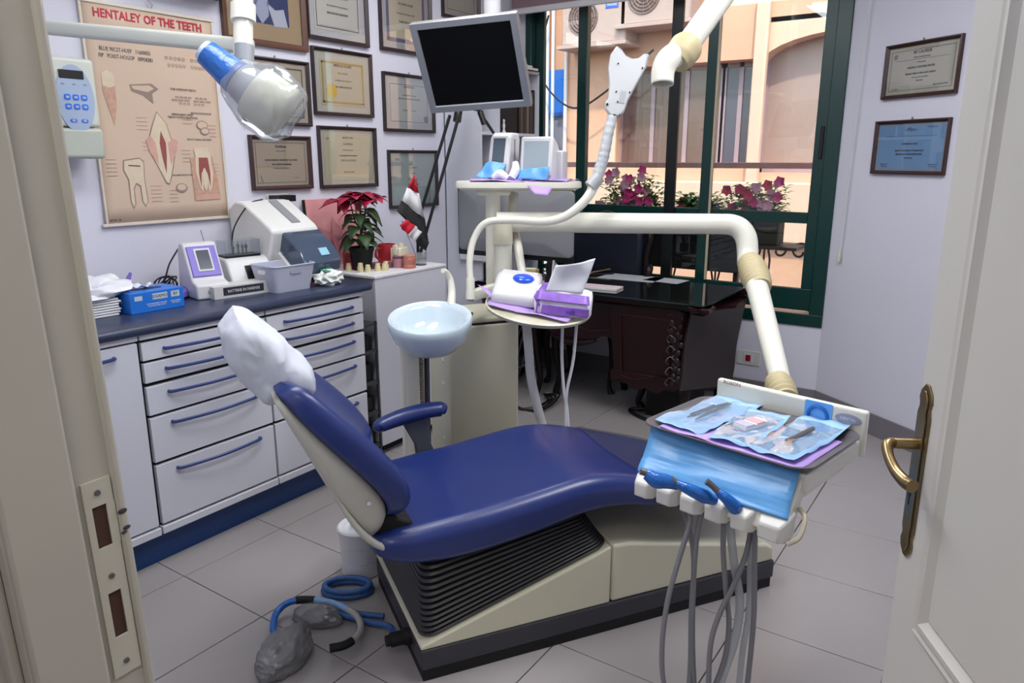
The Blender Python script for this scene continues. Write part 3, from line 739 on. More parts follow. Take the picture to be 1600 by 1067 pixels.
strip_quad('black_stripe', [(-2.7000, 2.9403, 1.2883), (-2.7000, 2.8983, 1.2343), (-2.7000, 3.0497, 1.1507), (-2.7000, 3.1280, 1.0045), (-2.7000, 3.1413, 1.0634), (-2.7000, 3.1143, 1.1842)], FK, 0)
strip_quad('second_flag_red', [(-2.6800, 2.9528, 1.1887), (-2.6800, 2.8922, 1.1629), (-2.6800, 2.9589, 1.1110), (-2.6800, 3.0169, 1.1540)], FR, 0)
strip_quad('second_flag_white', [(-2.6800, 3.0169, 1.1540), (-2.6800, 2.9589, 1.1110), (-2.6800, 3.0130, 1.0724), (-2.6800, 3.0670, 1.1160)], FWt, 0)
strip_quad('second_flag_black', [(-2.6800, 3.0670, 1.1160), (-2.6800, 3.0130, 1.0724), (-2.6800, 3.0942, 1.0092), (-2.6800, 3.1230, 1.0556)], FK, 0)
# small tooth models, jars and cups
YEL = mat('stone_yellow', '#d2c79a', .6)
def model(x, y, lb, h=.042, r=.016, two=False):
    t = thing('tooth_model', lb, 'dental model', (x, y, zc), random.uniform(0, 3), 'small yellow tooth models on the white cabinet')
    bm = BM(); lathe(bm, [(0, 0), (r, 0), (r * .95, h * .6), (r * .8, h * .62), (r * .75, h * .95), (r * .5, h), (0, h * .93)], n=14); obj('die', bm, YEL, t)
    bm = BM(); lathe(bm, [(0, 0), (r * 1.08, 0), (r * 1.08, .006), (0, .006)], n=14); obj('base', bm, YEL, t)
for x, y, lb in ((-2.835, 2.672, 'yellow tooth model nearest the worktop, left of the row'), (-2.745, 2.668, 'second yellow tooth model from the left in front of the pot'), (-2.715, 2.69, 'third yellow tooth model from the left in front of the pot'),
                 (-2.70, 2.745, 'yellow tooth model left in the middle cluster before the pot'), (-2.68, 2.775, 'tall yellow tooth model at the centre of the cluster'), (-2.705, 2.81, 'yellow tooth model at the right end of the cluster')):
    model(x, y, lb, random.uniform(.036, .048))
VIO = mat('violet_wax', '#6b4258', .5, var=.2)
for x, y, lb in ((-2.79, 2.73, 'dark violet wax block behind the yellow models, left'), (-2.765, 2.80, 'dark violet wax block behind the yellow models, middle'), (-2.745, 2.865, 'dark violet wax block behind the yellow models, right')):
    t = thing('wax_block', lb, 'dental model', (x, y, zc), .4); bm = BM(); prism(bm, rrect(.06, .045, .016), 'z', 0, .022); obj('plate', bm, VIO, t, bev=.003)
    bm = BM(); tube(bm, [(.02 * math.cos(a), .016 * math.sin(a), .026) for a in [PI * q / 8 for q in range(-1, 10)]], .007, 8); obj('arch', bm, mat('wax_pink', '#a86a7c', .5), t)
t = thing('pink_model_jar', 'pinkish glass jar of denture parts beside the wax blocks', 'jar', (-2.70, 2.90, zc)); bm = BM(); lathe(bm, [(0, 0), (.03, 0), (.032, .01), (.032, .045), (.026, .05), (0, .05)], n=20); obj('jar', bm, mat('pink_jar', '#a97782', .3), t)
bm = BM(); lathe(bm, [(0, .05), (.03, .05), (.03, .058), (0, .06)], n=20); obj('lid', bm, VIO, t)
t = thing('orange_jar', 'salmon coloured round jar at the right front of the white cabinet', 'jar', (-2.635, 2.915, zc)); bm = BM(); lathe(bm, [(0, 0), (.033, 0), (.035, .012), (.031, .02), (.035, .03), (.035, .05), (.03, .056), (0, .056)], n=24); obj('body', bm, mat('salmon_jar', '#b97463', .35), t)
bm = BM(); lathe(bm, [(0, .056), (.033, .056), (.033, .068), (.02, .073), (0, .073)], n=24); obj('lid', bm, mat('salmon_lid', '#c2806f', .35), t)
t = thing('cream_block', 'cream plaster block standing between the red mug and the flags', 'block', (-2.74, 2.955, zc), .2)
bm = BM(); box(bm, -.03, .03, -.045, .045, 0, .10); obj('block', bm, mat('plaster_cream', '#ddd6bd', .7), t, bev=.006)
bm = BM(); box(bm, -.012, .012, -.05, -.03, .06, .115); box(bm, -.012, .012, .01, .03, .06, .12); obj('upper_part', bm, mat('plaster_cream', '#ddd6bd', .7), t, bev=.004)
t = thing('red_mug', 'red mug partly hidden behind the cream plaster block', 'mug', (-2.84, 2.96, zc))
RM = mat('mug_red', '#b8303a', .3)
bm = BM(); lathe(bm, [(0, 0), (.045, 0), (.048, .01), (.048, .11), (.044, .11), (.043, .012), (0, .01)], n=28); obj('body', bm, RM, t)
bm = BM(); tube(bm, [(.0, -.045, .09), (.0, -.075, .085), (.0, -.08, .05), (.0, -.047, .025)], .007, 8); obj('handle', bm, RM, t)
t = thing('red_tin', 'red round tin left of the poinsettia pot', 'tin', (-2.86, 2.70, zc)); bm = BM(); lathe(bm, [(0, 0), (.03, 0), (.03, .075), (.028, .078), (0, .078)], n=24); obj('body', bm, mat('tin_red', '#8c1e30', .35), t); bm = BM(); lathe(bm, [(0, .078), (.031, .078), (.031, .088), (0, .09)], n=24); obj('lid', bm, mat('tin_lid', '#a83848', .35), t)
t = thing('glass_cup', 'small clear glass cup with dark base below the flags', 'glass', (-2.665, 3.04, zc)); bm = BM(); lathe(bm, [(0, 0), (.028, 0), (.03, .008), (.033, .065), (.031, .065), (.027, .01), (0, .01)], n=24); obj('bowl', bm, CLEARP, t); bm = BM(); lathe(bm, [(0, 0), (.030, 0), (.030, .005), (0, .005)], n=20); obj('base', bm, BLACK, t)

# ================================================================ ON THE LEFT WALL
PO = thing('anatomy_poster', 'peach coloured tooth anatomy poster with red heading on the left wall', 'poster', (-3.1, 1.885, 1.665), R(90))
bm = BM(); g_ = []
for i in range(13):
    row = []
    for j in range(13):
        s, tt = i / 12, j / 12; x = -.283 + .572 * s - .012 * (1 - tt) * (1 - s); z = -.43 + .86 * tt
        row.append(bm.verts.new((x + .004 * math.sin(5 * tt), -.0115 - .0012 * math.sin(6 * s), z)))
    g_.append(row)
for i in range(12):
    for j in range(12): bm.faces.new((g_[i][j], g_[i + 1][j], g_[i + 1][j + 1], g_[i][j + 1]))
obj('sheet', bm, PEACH, PO, solid=.001)
for q in ((-.292, .294, -.018, -.003, .422, .436), (-.305, .292, -.018, -.003, -.437, -.424), (-.290, -.281, -.016, -.004, -.425, .425), (.281, .289, -.016, -.004, -.425, .425)):
    obj('edge_batten', bx(*q), mat('batten', '#d4cbbd', .4), PO, bev=.002)
bm = BM(); tube(bm, [(-.0, -.01, .43), (-.012, -.015, .45), (.0, -.015, .465), (.012, -.015, .45), (.004, -.01, .435)], .0015, 6); obj('hanging_hook', bm, STEEL, PO)
yf = -.0138
text('heading', 'HENTALEY OF THE TEETH', .046, INKR, PO, (-.003, yf, .388), sx=.86, space=1.02, ext=.0006, bold=.0011)
text('lettering', 'BLUE 90CST-HUEP   11600055\n FIP   PO0ST-HOGOP   00958381', .022, INK, PO, (-.125, yf, .245), sx=.75, line=1.2)
for zz, ss in ((.25, 'O O O O O     O O O O O'), (.222, 'U U U U U     U U U U U')): text('tooth_chart', ss, .02, mat('print_brown', '#8d7a70', .7), PO, (.15, yf, zz), sx=.9)
text('lettering', 'THE WISDOM TEETH', .013, INK, PO, (.115, yf, .125)); text('lettering', 'AA AA AA AA     AA AA AA\nWW WW WW     WW WW WW\nTT TT TT     TT TT TT', .014, mat('print_brown', '#8d7a70', .7), PO, (.15, yf, .08), sx=.9)
text('lettering', 'PERMANENT FIRST\nTEETH TOOTH ERUPTION', .012, INK, PO, (.10, yf, .015)); text('lettering', 'DECIDUOUS MOLAR', .011, INK, PO, (.19, yf, .03)); text('lettering', 'ROOT CANAL SECTION', .011, INK, PO, (.17, yf, -.082)); text('lettering', 'CROWN AND ROOT SURFACE', .011, INK, PO, (.07, yf, -.235)); text('lettering', 'B.M.B. 18.', .012, INK, PO, (-.25, yf, -.412))
BRW = mat('print_brown', '#8d7a70', .7)
bm = BM()
for (x, z, w, n_) in ((-.09, .0, .05, 4), (-.07, -.10, .06, 3), (.10, -.13, .045, 4), (-.24, -.17, .045, 5), (-.06, -.28, .05, 5), (.02, -.30, .04, 4), (.24, -.02, .035, 4), (.24, -.19, .03, 4), (.12, .0, .05, 2)):
    for k in range(n_): box(bm, x - w / 2, x + w / 2, yf - .0003, yf, z - k * .016, z - k * .016 + .0016)
obj('caption_lines', bm, BRW, PO)
def flat(nm, pts, m, y=yf, par=PO):
    b = BM(); prism(b, pts, 'y', y - .0006, y); return obj(nm, b, m, par, smooth=False)
TT1 = mat('tooth_print', '#cfc0a6', .6, var=.12, scale=30); TT2 = mat('gum_print', '#c69a8c', .6, var=.15, scale=30); TT3 = mat('pulp_print', '#8e4a44', .6); TT4 = mat('root_print', '#bb9580', .6, var=.3, scale=60)
def ell(cx, cz, a, b, n=18, a0=0, a1=360): return [(cx + a * math.cos(R(a0 + (a1 - a0) * k / n)), cz + b * math.sin(R(a0 + (a1 - a0) * k / n))) for k in range(n)]
# upper left tooth
flat('tooth_drawing', [(-.232, .165), (-.215, .175), (-.19, .165), (-.185, .11), (-.188, .04), (-.205, -.035), (-.222, .03), (-.238, .10)], TT4); flat('crown_drawing', [(-.235, .165), (-.213, .178), (-.188, .165), (-.187, .12), (-.21, .11), (-.236, .12)], TT1, yf - .0006)
# jaw sketch
flat('jaw_drawing', [(-.125, .13), (-.03, .14), (.0, .12), (-.03, .10), (-.03, .06), (-.07, .09), (-.12, .105)], BRW); flat('jaw_drawing', [(-.12, .125), (-.04, .132), (-.02, .12), (-.05, .105), (-.11, .113)], PEACH, yf - .0006)
# central tooth section
flat('tooth_drawing', [(-.02, .03), (.02, -.02), (.04, -.1), (.045, -.15), (.02, -.24), (.005, -.275), (-.01, -.27), (-.04, -.2), (-.075, -.13), (-.065, -.07), (-.045, -.02)], BRW)
flat('crown_drawing', [(-.02, .025), (.016, -.02), (.036, -.1), (.04, -.15), (.016, -.235), (.004, -.268), (-.008, -.264), (-.037, -.2), (-.07, -.13), (-.06, -.07), (-.04, -.02)], TT1, yf - .0006)
flat('gum_drawing', [(.016, -.10), (.04, -.08), (.062, -.09), (.055, -.13), (.02, -.19)], TT2, yf - .0012); flat('gum_drawing', [(-.04, -.10), (-.06, -.07), (-.082, -.09), (-.07, -.14), (-.035, -.19)], TT2, yf - .0012)
flat('pulp_drawing', [(-.012, -.05), (.006, -.10), (.003, -.16), (-.005, -.225), (-.016, -.16), (-.022, -.10)], TT3, yf - .0018)
# lower left molar
flat('molar_drawing', [(-.19, -.17), (-.12, -.16), (-.10, -.175), (-.105, -.25), (-.10, -.34), (-.115, -.365), (-.128, -.34), (-.13, -.28), (-.145, -.27), (-.155, -.29), (-.155, -.35), (-.168, -.37), (-.178, -.34), (-.178, -.25), (-.195, -.21)], BRW)
flat('molar_drawing', [(-.185, -.174), (-.12, -.165), (-.104, -.18), (-.109, -.25), (-.104, -.34), (-.114, -.358), (-.124, -.34), (-.125, -.275), (-.145, -.262), (-.159, -.285), (-.160, -.35), (-.167, -.362), (-.174, -.34), (-.173, -.25), (-.19, -.21)], TT1, yf - .0006)
flat('crown_line', [(-.17, -.19), (-.12, -.193), (-.12, -.197), (-.17, -.194)], MATBLK, yf - .0012)
# right molar in gum
flat('gum_drawing', [(.115, -.16), (.225, -.155), (.245, -.26), (.25, -.34), (.12, -.345)], TT4); flat('gum_drawing', [(.125, -.325), (.245, -.32), (.248, -.345), (.125, -.348)], TT2, yf - .0006)
flat('crown_drawing', [(.135, -.12), (.205, -.115), (.215, -.15), (.14, -.155)], TT1, yf - .0006)
flat('tooth_drawing', [(.14, -.15), (.215, -.15), (.222, -.23), (.21, -.29), (.195, -.31), (.185, -.23), (.17, -.23), (.165, -.31), (.15, -.29), (.135, -.22)], TT1, yf - .0012)
flat('pulp_drawing', [(.155, -.16), (.20, -.16), (.207, -.23), (.202, -.29), (.193, -.23), (.178, -.205), (.162, -.23), (.156, -.29), (.15, -.23)], TT3, yf - .0018)
flat('root_drawing', ell(.178, -.255, .012, .05), TT1, yf - .0024)
flat('skull_drawing', ell(.19, -.02, .028, .02), BRW); flat('skull_drawing', ell(.19, -.02, .024, .016), PEACH, yf - .0006); flat('skull_drawing', ell(.20, -.045, .022, .016), BRW, yf - .0012); flat('skull_drawing', ell(.20, -.045, .018, .012), PEACH, yf - .0018)
flat('arch_drawing', ell(.06, -.29, .028, .02), BRW); flat('arch_drawing', ell(.06, -.287, .022, .014), PEACH, yf - .0006)
tag(obj('wall_shelf_edge', bx(-3.10, -2.98, 1.86, 2.22, 2.185, 2.22), MATBLK), 'black shelf edge above the anatomy poster at the top of the photo', 'shelf')

def frame(lb, axis, c0, c1, z0, z1, border=.022, fcol=None, matw=.0, matcol='#d8d6d0', paper='#d7d3c6', dep=.022, ctx='L', inner=None, lines=(), seal=None, emb=None, big=None, rule=None):
    w, h = c1 - c0, z1 - z0
    if ctx == 'L': loc, rot = (-3.1, (c0 + c1) / 2, (z0 + z1) / 2), R(90)
    else:
        u = (c0 + c1) / 2; loc, rot = (-.905 + .8007 * u, 4.65 - .599 * u, (z0 + z1) / 2), R(-36.8)
    t = thing('framed_certificate', lb, 'picture frame', loc, rot)
    fm = fcol or FRAMEW; bm = BM()
    rings = []
    prof = [(0, 0), (0, -dep), (border * .35, -dep - .002), (border * .8, -dep * .7), (border, -dep * .55), (border, 0)]
    for d, y in prof: rings.append([(-w / 2 + d, y, -h / 2 + d), (w / 2 - d, y, -h / 2 + d), (w / 2 - d, y, h / 2 - d), (-w / 2 + d, y, h / 2 - d)])
    loft(bm, rings, cap=False); obj('frame', bm, fm, t, ang=25)
    iw, ih = w / 2 - border, h / 2 - border
    obj('mount', bx(-iw, iw, -.006, 0, -ih, ih), mat('mount_' + matcol[1:], matcol, .7), t)
    pw, ph = iw - matw, ih - matw
    pp = obj('sheet', bx(-pw, pw, -.0075, -.006, -ph, ph), mat('sheet_' + paper[1:], paper, .65, var=.05, scale=8), t)
    y = -.0079
    if inner:
        b = BM(); ins, th, colr = inner
        a_, c_ = pw - ins, ph - ins
        box(b, -a_, a_, y, -.0075, -c_, -c_ + th); box(b, -a_, a_, y, -.0075, c_ - th, c_); box(b, -a_, -a_ + th, y, -.0075, -c_, c_); box(b, a_ - th, a_, y, -.0075, -c_, c_)
        obj('printed_border', b, mat('print_' + colr[1:], colr, .6), pp)
    for (s, fz, sz, col) in lines: text('lettering', s, sz, mat('print_' + col[1:], col, .6), pp, (0, y - .0002, fz * h), sx=.9, bold=.0004)
    if rule: obj('rule', bx(-pw * .8, pw * .8, y, -.0075, rule * h, rule * h + .0015), INK, pp)
    if seal:
        b = BM(); lathe(b, [(0, 0), (seal[2], 0), (seal[2], .001), (0, .001)], n=28, M=Matrix.Translation((seal[0] * w, y, seal[1] * h)) @ Matrix.Rotation(R(90), 4, 'X')); obj('seal', b, mat('seal_' + seal[3][1:], seal[3], .35), pp)
    if emb:
        for (s, ex, ez, sz) in emb: text('emblem', s, sz, INK, pp, (ex * w, y - .0002, ez * h))
    obj('glass', bx(-iw, iw, -.0125, -.0115, -ih, ih), FGLASS, t)
    b = BM(); tube(b, [(-.006, -.008, h / 2), (0, -.012, h / 2 + .012), (.006, -.008, h / 2)], .0015, 6); obj('hanger', b, DKGREY, t)
    return t, pp, w, h
K_ = '#4a4a52'; G_ = '#86827c'
WD = mat('walnut_frame', '#5a3b2c', .35, var=.2, scale=25)
t, pp, w, h = frame('brown wooden frame with tan mount and blue tinted photograph, top of left wall', 'y', 2.228, 2.712, 2.02, 2.42, .028, WD, .075, '#b59c78', '#2e3b6e', inner=None)
for nm, pts, c in (('photo_shape', [(-.06, -.02), (-.03, .02), (.02, .02), (.02, -.06), (-.02, -.10), (-.05, -.06)], '#aeb6cf'), ('photo_shape', [(.01, .0), (.06, -.03), (.11, -.02), (.13, -.10), (.05, -.105), (.03, -.05)], '#c3c9da'), ('photo_shape', [(-.09, .0), (-.06, .03), (-.04, .0), (-.06, -.03)], '#8f9abf'), ('photo_shape', [(.03, .03), (.09, .04), (.12, .10), (.05, .11)], '#94a4a8'), ('photo_shape', [(-.13, .05), (-.05, .06), (-.04, .10), (-.13, .10)], '#45558c')):
    b = BM(); prism(b, pts, 'y', -.0082, -.0075); obj(nm, b, mat('photo_' + c[1:], c, .5), pp, smooth=False)
frame('dark framed certificate with thin black inner line, top row next to the photograph', 'y', 2.718, 3.146, 2.09, 2.46, .02, None, .035, '#c7c9cc', '#d3d0c8', inner=(.012, .004, '#2e2e34'), lines=(('UNIVERSITY OF DENTAL SURGERY', .38, .016, K_), ('This is to certify that the holder', .24, .013, G_), ('HIS BLED DE-GRANT', .10, .019, K_), ('has completed the programme of', -.02, .012, G_), ('RESTORATIVE DENTISTRY', -.12, .014, K_)), rule=-.30)
frame('dark framed diploma with ornate purple border behind the monitor, top row third', 'y', 3.240, 3.680, 2.093, 2.52, .02, None, .03, '#bcbcc4', '#d6cdb4', inner=(.006, .022, '#6d6f96'), lines=(('DIPLOMA', .22, .026, K_), ('OF CLINICAL STUDIES', .12, .014, K_), ('is awarded to the bearer of this', .0, .013, G_), ('Dental Implantology', -.10, .016, K_)))
frame('dark framed white certificate at the top edge above the monitor', 'y', 3.79, 4.17, 2.345, 2.62, .02, None, .02, '#c7c9cc', '#d3cfc0', inner=(.012, .003, '#6f6c66'), lines=(('CERTIFICATE', .1, .02, K_),))
frame('black framed certificate with drawn columns, half hidden by the bagged x-ray head', 'y', 2.302, 2.707, 1.66, 1.972, .017, None, .0, '#c3b59d', '#c3b59d', inner=(.022, .006, '#2e2a28'), lines=(('SYNDICATE', .08, .018, K_), ('of dental practitioners', -.03, .011, G_), ('certifies that the doctor named', -.12, .010, G_)), emb=(('(O)', 0, .36, .045),))
frame('dark framed certificate with gold seal in the centre of the left wall', 'y', 2.735, 3.158, 1.722, 2.057, .018, None, .035, '#c9c6bb', '#c9c0a8', inner=(.010, .010, '#b79a4c'), lines=(('AMERICAN BOARD', .26, .017, K_), ('this is to certify that', .15, .010, G_), ('has fulfilled the requirements of', .04, .010, G_), ('ORAL IMPLANTOLOGY', -.06, .013, K_)), seal=(-.20, -.13, .036, '#d9b428'))
frame('dark framed certificate with round grey stamp, right of the gold seal one', 'y', 3.245, 3.690, 1.653, 1.980, .018, None, .03, '#c6c8cb', '#cfd0cc', inner=(.010, .003, '#5a5a60'), lines=(('ATTESTATION', .28, .015, K_), ('It is attested that the dentist has', .14, .010, G_), ('followed a course of study and practice in periodontology', .08, .009, G_), ('The director             The secretary', -.12, .009, G_)), seal=(.33, -.26, .02, '#77747a'))
frame('brown framed certificate with beige sheet and small black triangle, lowest left', 'y', 2.318, 2.688, 1.35, 1.611, .020, mat('brown_frame', '#3a2222', .35, var=.2), .0, '#b9a68e', '#bcab94', inner=(.012, .005, '#8a7f76'), lines=(('Certificate', .30, .018, K_), ('this is to certify that', .22, .008, G_), ('HAS SUCCESSFULLY COMPLETED THE COURSE', .05, .0105, K_), ('ORAL SURGERY PROGRAMME', -.03, .010, K_), ('held in the year and place named', -.10, .008, G_)), emb=(('\\', -.34, -.30, .05), ('~~~', .24, -.28, .02)))
frame('dark framed cream certificate in the lowest row above the poinsettia', 'y', 2.746, 3.168, 1.346, 1.668, .018, None, .022, '#cfccc0', '#d3cdb0', lines=(('MASTER CLASS', .32, .013, G_), ('Certificate', .22, .019, G_), ('of attendance is given to', .12, .009, G_), ('for participation in the congress', .03, .011, K_), ('DENTAL AESTHETICS', -.05, .013, G_), ('signed by the president', -.24, .009, G_)), emb=(('//=', -.34, .30, .02),))
frame('dark framed pale green certificate in the lowest row behind the flags', 'y', 3.266, 3.703, 1.212, 1.550, .018, None, .02, '#b7c2c2', '#bccac8', lines=(('Certificate', .20, .018, G_), ('awarded to', .1, .010, G_), ('for continuing education', .0, .010, G_), ('COURSE OF HONOUR', -.10, .011, K_)), emb=(('ADA', -.32, .34, .018),))
frame('upper of the two frames on the right wall, white certificate with small black emblem', 'u', .275, .724, 1.80, 2.064, .018, mat('brown_frame', '#3a2222', .35, var=.2), .006, '#c9c4a4', '#cfccbf', dep=.02, ctx='R', inner=(.010, .006, '#a3a39c'), lines=(('MY CAUFEDE', .31, .020, K_), ('Higher Dental Education', .22, .011, G_), ('certifies hereby', .13, .009, G_), ('HASDIPLA CURATENE UPATED', .04, .013, K_), ('Member Fellow in the world Ceatford', -.07, .013, K_), ('in the year of the examination', -.14, .009, G_), ('Amman Cairo', -.20, .008, K_)), emb=(('#', -.36, .27, .04), ('~ dr. kh ~', -.33, -.33, .013), ('signed by president', .28, -.30, .011)), rule=.18)
frame('lower of the two frames on the right wall, light blue certificate', 'u', .260, .717, 1.422, 1.692, .018, mat('brown_frame', '#3a2222', .35, var=.2), .010, '#a5aeb8', '#86b0dc', dep=.02, ctx='R', inner=None, lines=(('ADMISSIONS AT GULF', .06, .011, K_), ('Saudi of Contributes of Ocean Sound', -.06, .013, K_), ('HAMDFENHALNAMAFATHERMO OURUS', -.13, .010, K_), ('MAY 2012 YEAR', -.20, .008, K_)), emb=(('~Mm~', 0, .32, .030), ('Colemeus', .28, .36, .014), ('signature of\nchairman', -.33, -.33, .011), ('signature of\nsecretary', .33, -.33, .011)), rule=.20)

# ================================================================ WALL X-RAY UNIT
XR = thing('xray_control_box', 'pale grey wall control box with oval blue keypad and small display', 'x-ray control', (-3.1, 1.44, 1.50), R(90))
XG = mat('xray_grey', '#c8ccc2', .4, var=.03)
obj('upper_case', bx(-.17, .115, -.15, -.02, .115, .36), XG, XR, bev=.014, seg=3)
obj('lower_case', bx(-.17, .117, -.155, -.02, 0, .112), mat('xray_grey_dark', '#b2b8ac', .4), XR, bev=.014, seg=3)
obj('neck', bx(-.12, -.03, -.11, -.03, .36, .43), XG, XR, bev=.02)
kp = BM(); prism(kp, ell(.030, .215, .068, .12, 36), 'y', -.1535, -.149); kpo = obj('keypad', kp, mat('keypad_grey', '#9fb0c8', .35), XR)
kd = obj('display', bx(-.02, .068, -.156, -.1525, .285, .315), BLACK, kpo, bev=.002)
BL = mat('button_blue', '#2b6ad8', .4)
b = BM()
for i, (x, z) in enumerate([(.0, .22), (.03, .22), (.06, .22), (.0, .187), (.03, .187), (.06, .187), (.012, .137), (.052, .137)]):
    bb_ = BM(); prism(bb_, rrect(.022 if i < 6 else .024, .02 if i < 6 else .012, .006, cx=x, cy=z), 'y', -.156, -.153); bo = obj('button', bb_, BL, kpo)
    bb_ = BM(); prism(bb_, rrect(.012, .008, .003, cx=x, cy=z), 'y', -.1568, -.1558); obj('symbol', bb_, mat('keypad_grey', '#9fb0c8', .35), kpo)
for x in (-.01, .03, .07): bb_ = BM(); prism(bb_, rrect(.012, .005, .002, cx=x, cy=.266), 'y', -.1548, -.153); obj('indicator', bb_, GREYP, kpo)
XA = thing('xray_machine', 'x-ray machine, pale wall arm and bagged cream head with blue wrapped cone', 'x-ray machine', (-3.1, 1.0, 1.9))
def bar(bm, A, B, w, h):
    A, B = Vector(A), Vector(B); d = (B - A).normalized(); s = d.cross(Vector((0, 0, 1))).normalized(); u = s.cross(d)
    rr = rrect(w, h, min(w, h) * .25, 3)
    return loft(bm, [[p + s * a + u * c for a, c in rr] for p in (A, B)])
bm = BM(); bar(bm, (-2.9373, 1.2494, 1.9444), (-1.9610, 1.5031, 1.8228), .045, .045); obj('horizontal_arm', bm, XG, XA, world=True, bev=.003)
bm = BM(); tube(bm, [(-3.1, 1.0, 1.9), (-2.9373, 1.2494, 1.9444)], .03, 16, k=1); obj('wall_bracket', bm, XG, XA, world=True)
bm = BM(); tube(bm, [(-1.9940, 1.5274, 2.0630), (-1.9540, 1.4685, 1.7742)], .028, 20, k=1); obj('hanging_pole', bm, CREAMW, XA, world=True)
bm = BM(); tube(bm, [(-1.9768, 1.5021, 1.9387), (-1.9702, 1.4924, 1.8912)], .036, 20, k=1); obj('joint_collar', bm, CREAMW, XA, world=True)
bm = BM(); tube(bm, [(-1.9590, 1.4793, 1.8217), (-1.9527, 1.4699, 1.7760)], .0292, 20, k=1); obj('grey_band', bm, GREYP, XA, world=True)
bm = BM(); tube(bm, [(-1.9940, 1.5274, 2.0630), (-2.1886, 1.5596, 2.1132), (-2.8053, 1.5314, 2.1714), (-3.1, 1.5, 2.15)], .025, 14); obj('upper_arm', bm, CREAMW, XA, world=True)
XH = XA
a = Vector((-1.9544, 1.3483, 1.7895)); b_ = Vector((-1.8914, 1.3958, 1.7219)); c = Vector((-1.7902, 1.4835, 1.6184))
bm = BM(); tube(bm, [a, a.lerp(b_, .5), b_], [.036, .042, .050], 24, k=3); obj('wrapped_cone', bm, BLUEWRAP, XH, world=True)
ax = (b_ - a).normalized(); bm = BM(); tube(bm, [a - ax * .012, a + ax * .004], [.030, .033], 24, k=1); obj('clear_cap', bm, mat('pale_wrap', '#c3d3e6', .2, bump=.3), XH, world=True)
bm = BM(); tube(bm, [b_ + (c - b_) * .32, b_ + (c - b_) * .36, c - (c - b_) * .10, c - (c - b_) * .02], [.066, .078, .080, .055], 28, k=4); obj('tube_housing', bm, CREAM, XH, world=True)
bm = BM(); tube(bm, [b_, b_ + (c - b_) * .4], [.048, .066], 24, k=1); obj('grey_neck', bm, GREYP, XH, world=True)
bm = BM(); tube(bm, [(-1.9514, 1.4714, 1.7778), (-1.9108, 1.4576, 1.7228)], .022, 14, k=1); obj('yoke', bm, GREYP, XH, world=True)
bm = BM(); tube(bm, [b_ + (a - b_) * .12, b_ + (c - b_) * .15, b_ + (c - b_) * .45, b_ + (c - b_) * .85, c + (c - b_) * .06, c + (c - b_) * .16], [.056, .080, .100, .098, .084, .045], 32, k=5)
for v in bm.verts: v.co += Vector((1, 1, 1)) * 0 + v.co.normalized() * 0 + Vector((noise.noise(v.co * 22), noise.noise(v.co * 22 + Vector((9, 0, 0))), noise.noise(v.co * 22 + Vector((0, 9, 0))))) * .011
obj('clear_bag', bm, glassy('clear_bag', '#eef1f4', .12, .06, .14), XH, world=True)
# ================================================================ DENTAL CHAIR (local x = towards the feet, y = towards the far side)
OC = (-1.275, 1.406, 0); RC = math.atan2(.84, .543)
DC = thing('dental_chair', 'navy blue dental chair with cream shell and black bellows on a long cream base', 'dental chair', OC, RC)
BELL = mat('bellows_rubber', '#2b2b2d', .42, var=.1)
PLN = mat('plinth_grey', '#33333a', .35, var=.06)
bm = BM(); prism(bm, [(0, 0), (1.31, 0), (1.31, .585), (0, .585)], 'z', .035, .105); pl = obj('plinth', bm, PLN, DC, bev=.008)
bm = BM(); box(bm, .004, 1.300, .004, .581, 0, .036); obj('rubber_skirt', bm, MATBLK, pl, bev=.002)
bm = BM(); prism(bm, [(0.0, .105), (.632, .105), (.632, .306), (.60, .295), (0.0, .118)], 'y', .002, .583); obj('rear_cover', bm, CREAM, DC, bev=.006, seg=3)
bm = BM(); prism(bm, [(.637, .105), (1.300, .105), (1.302, .155), (1.27, .175), (.70, .304), (.637, .308)], 'y', .002, .583); obj('front_cover', bm, CREAM, DC, bev=.010, seg=3)
# bellows: fan of folds between the sloping cover and the seat
N = 14; rings = []
def bell_ring(t, ins):
    z_l = .128 + (.405 - .128) * t ** 1.15; z_r = .312 + (.452 - .312) * t ** 1.1; s_l = .012 + .01 * t; s_r = .628 - .095 * t
    r = rrect(s_r - s_l - 2 * ins, .55 - 2 * ins - .03 * t, .045, 4, (s_l + s_r) / 2, .2925)
    return [(x, y, z_l + (z_r - z_l) * (x - s_l) / (s_r - s_l)) for x, y in r]
for k in range(N):
    rings.append(bell_ring(k / N, .004)); rings.append(bell_ring((k + .28) / N, -.004)); rings.append(bell_ring((k + .62) / N, .000)); rings.append(bell_ring((k + .8) / N, .018))
rings.append(bell_ring(1, .01))
bm = BM(); loft(bm, rings); obj('bellows', bm, BELL, DC, ang=30)
bm = BM(); box(bm, -.02, .50, .06, .52, .39, .43); obj('seat_frame', bm, DKGREY, DC, bev=.01)
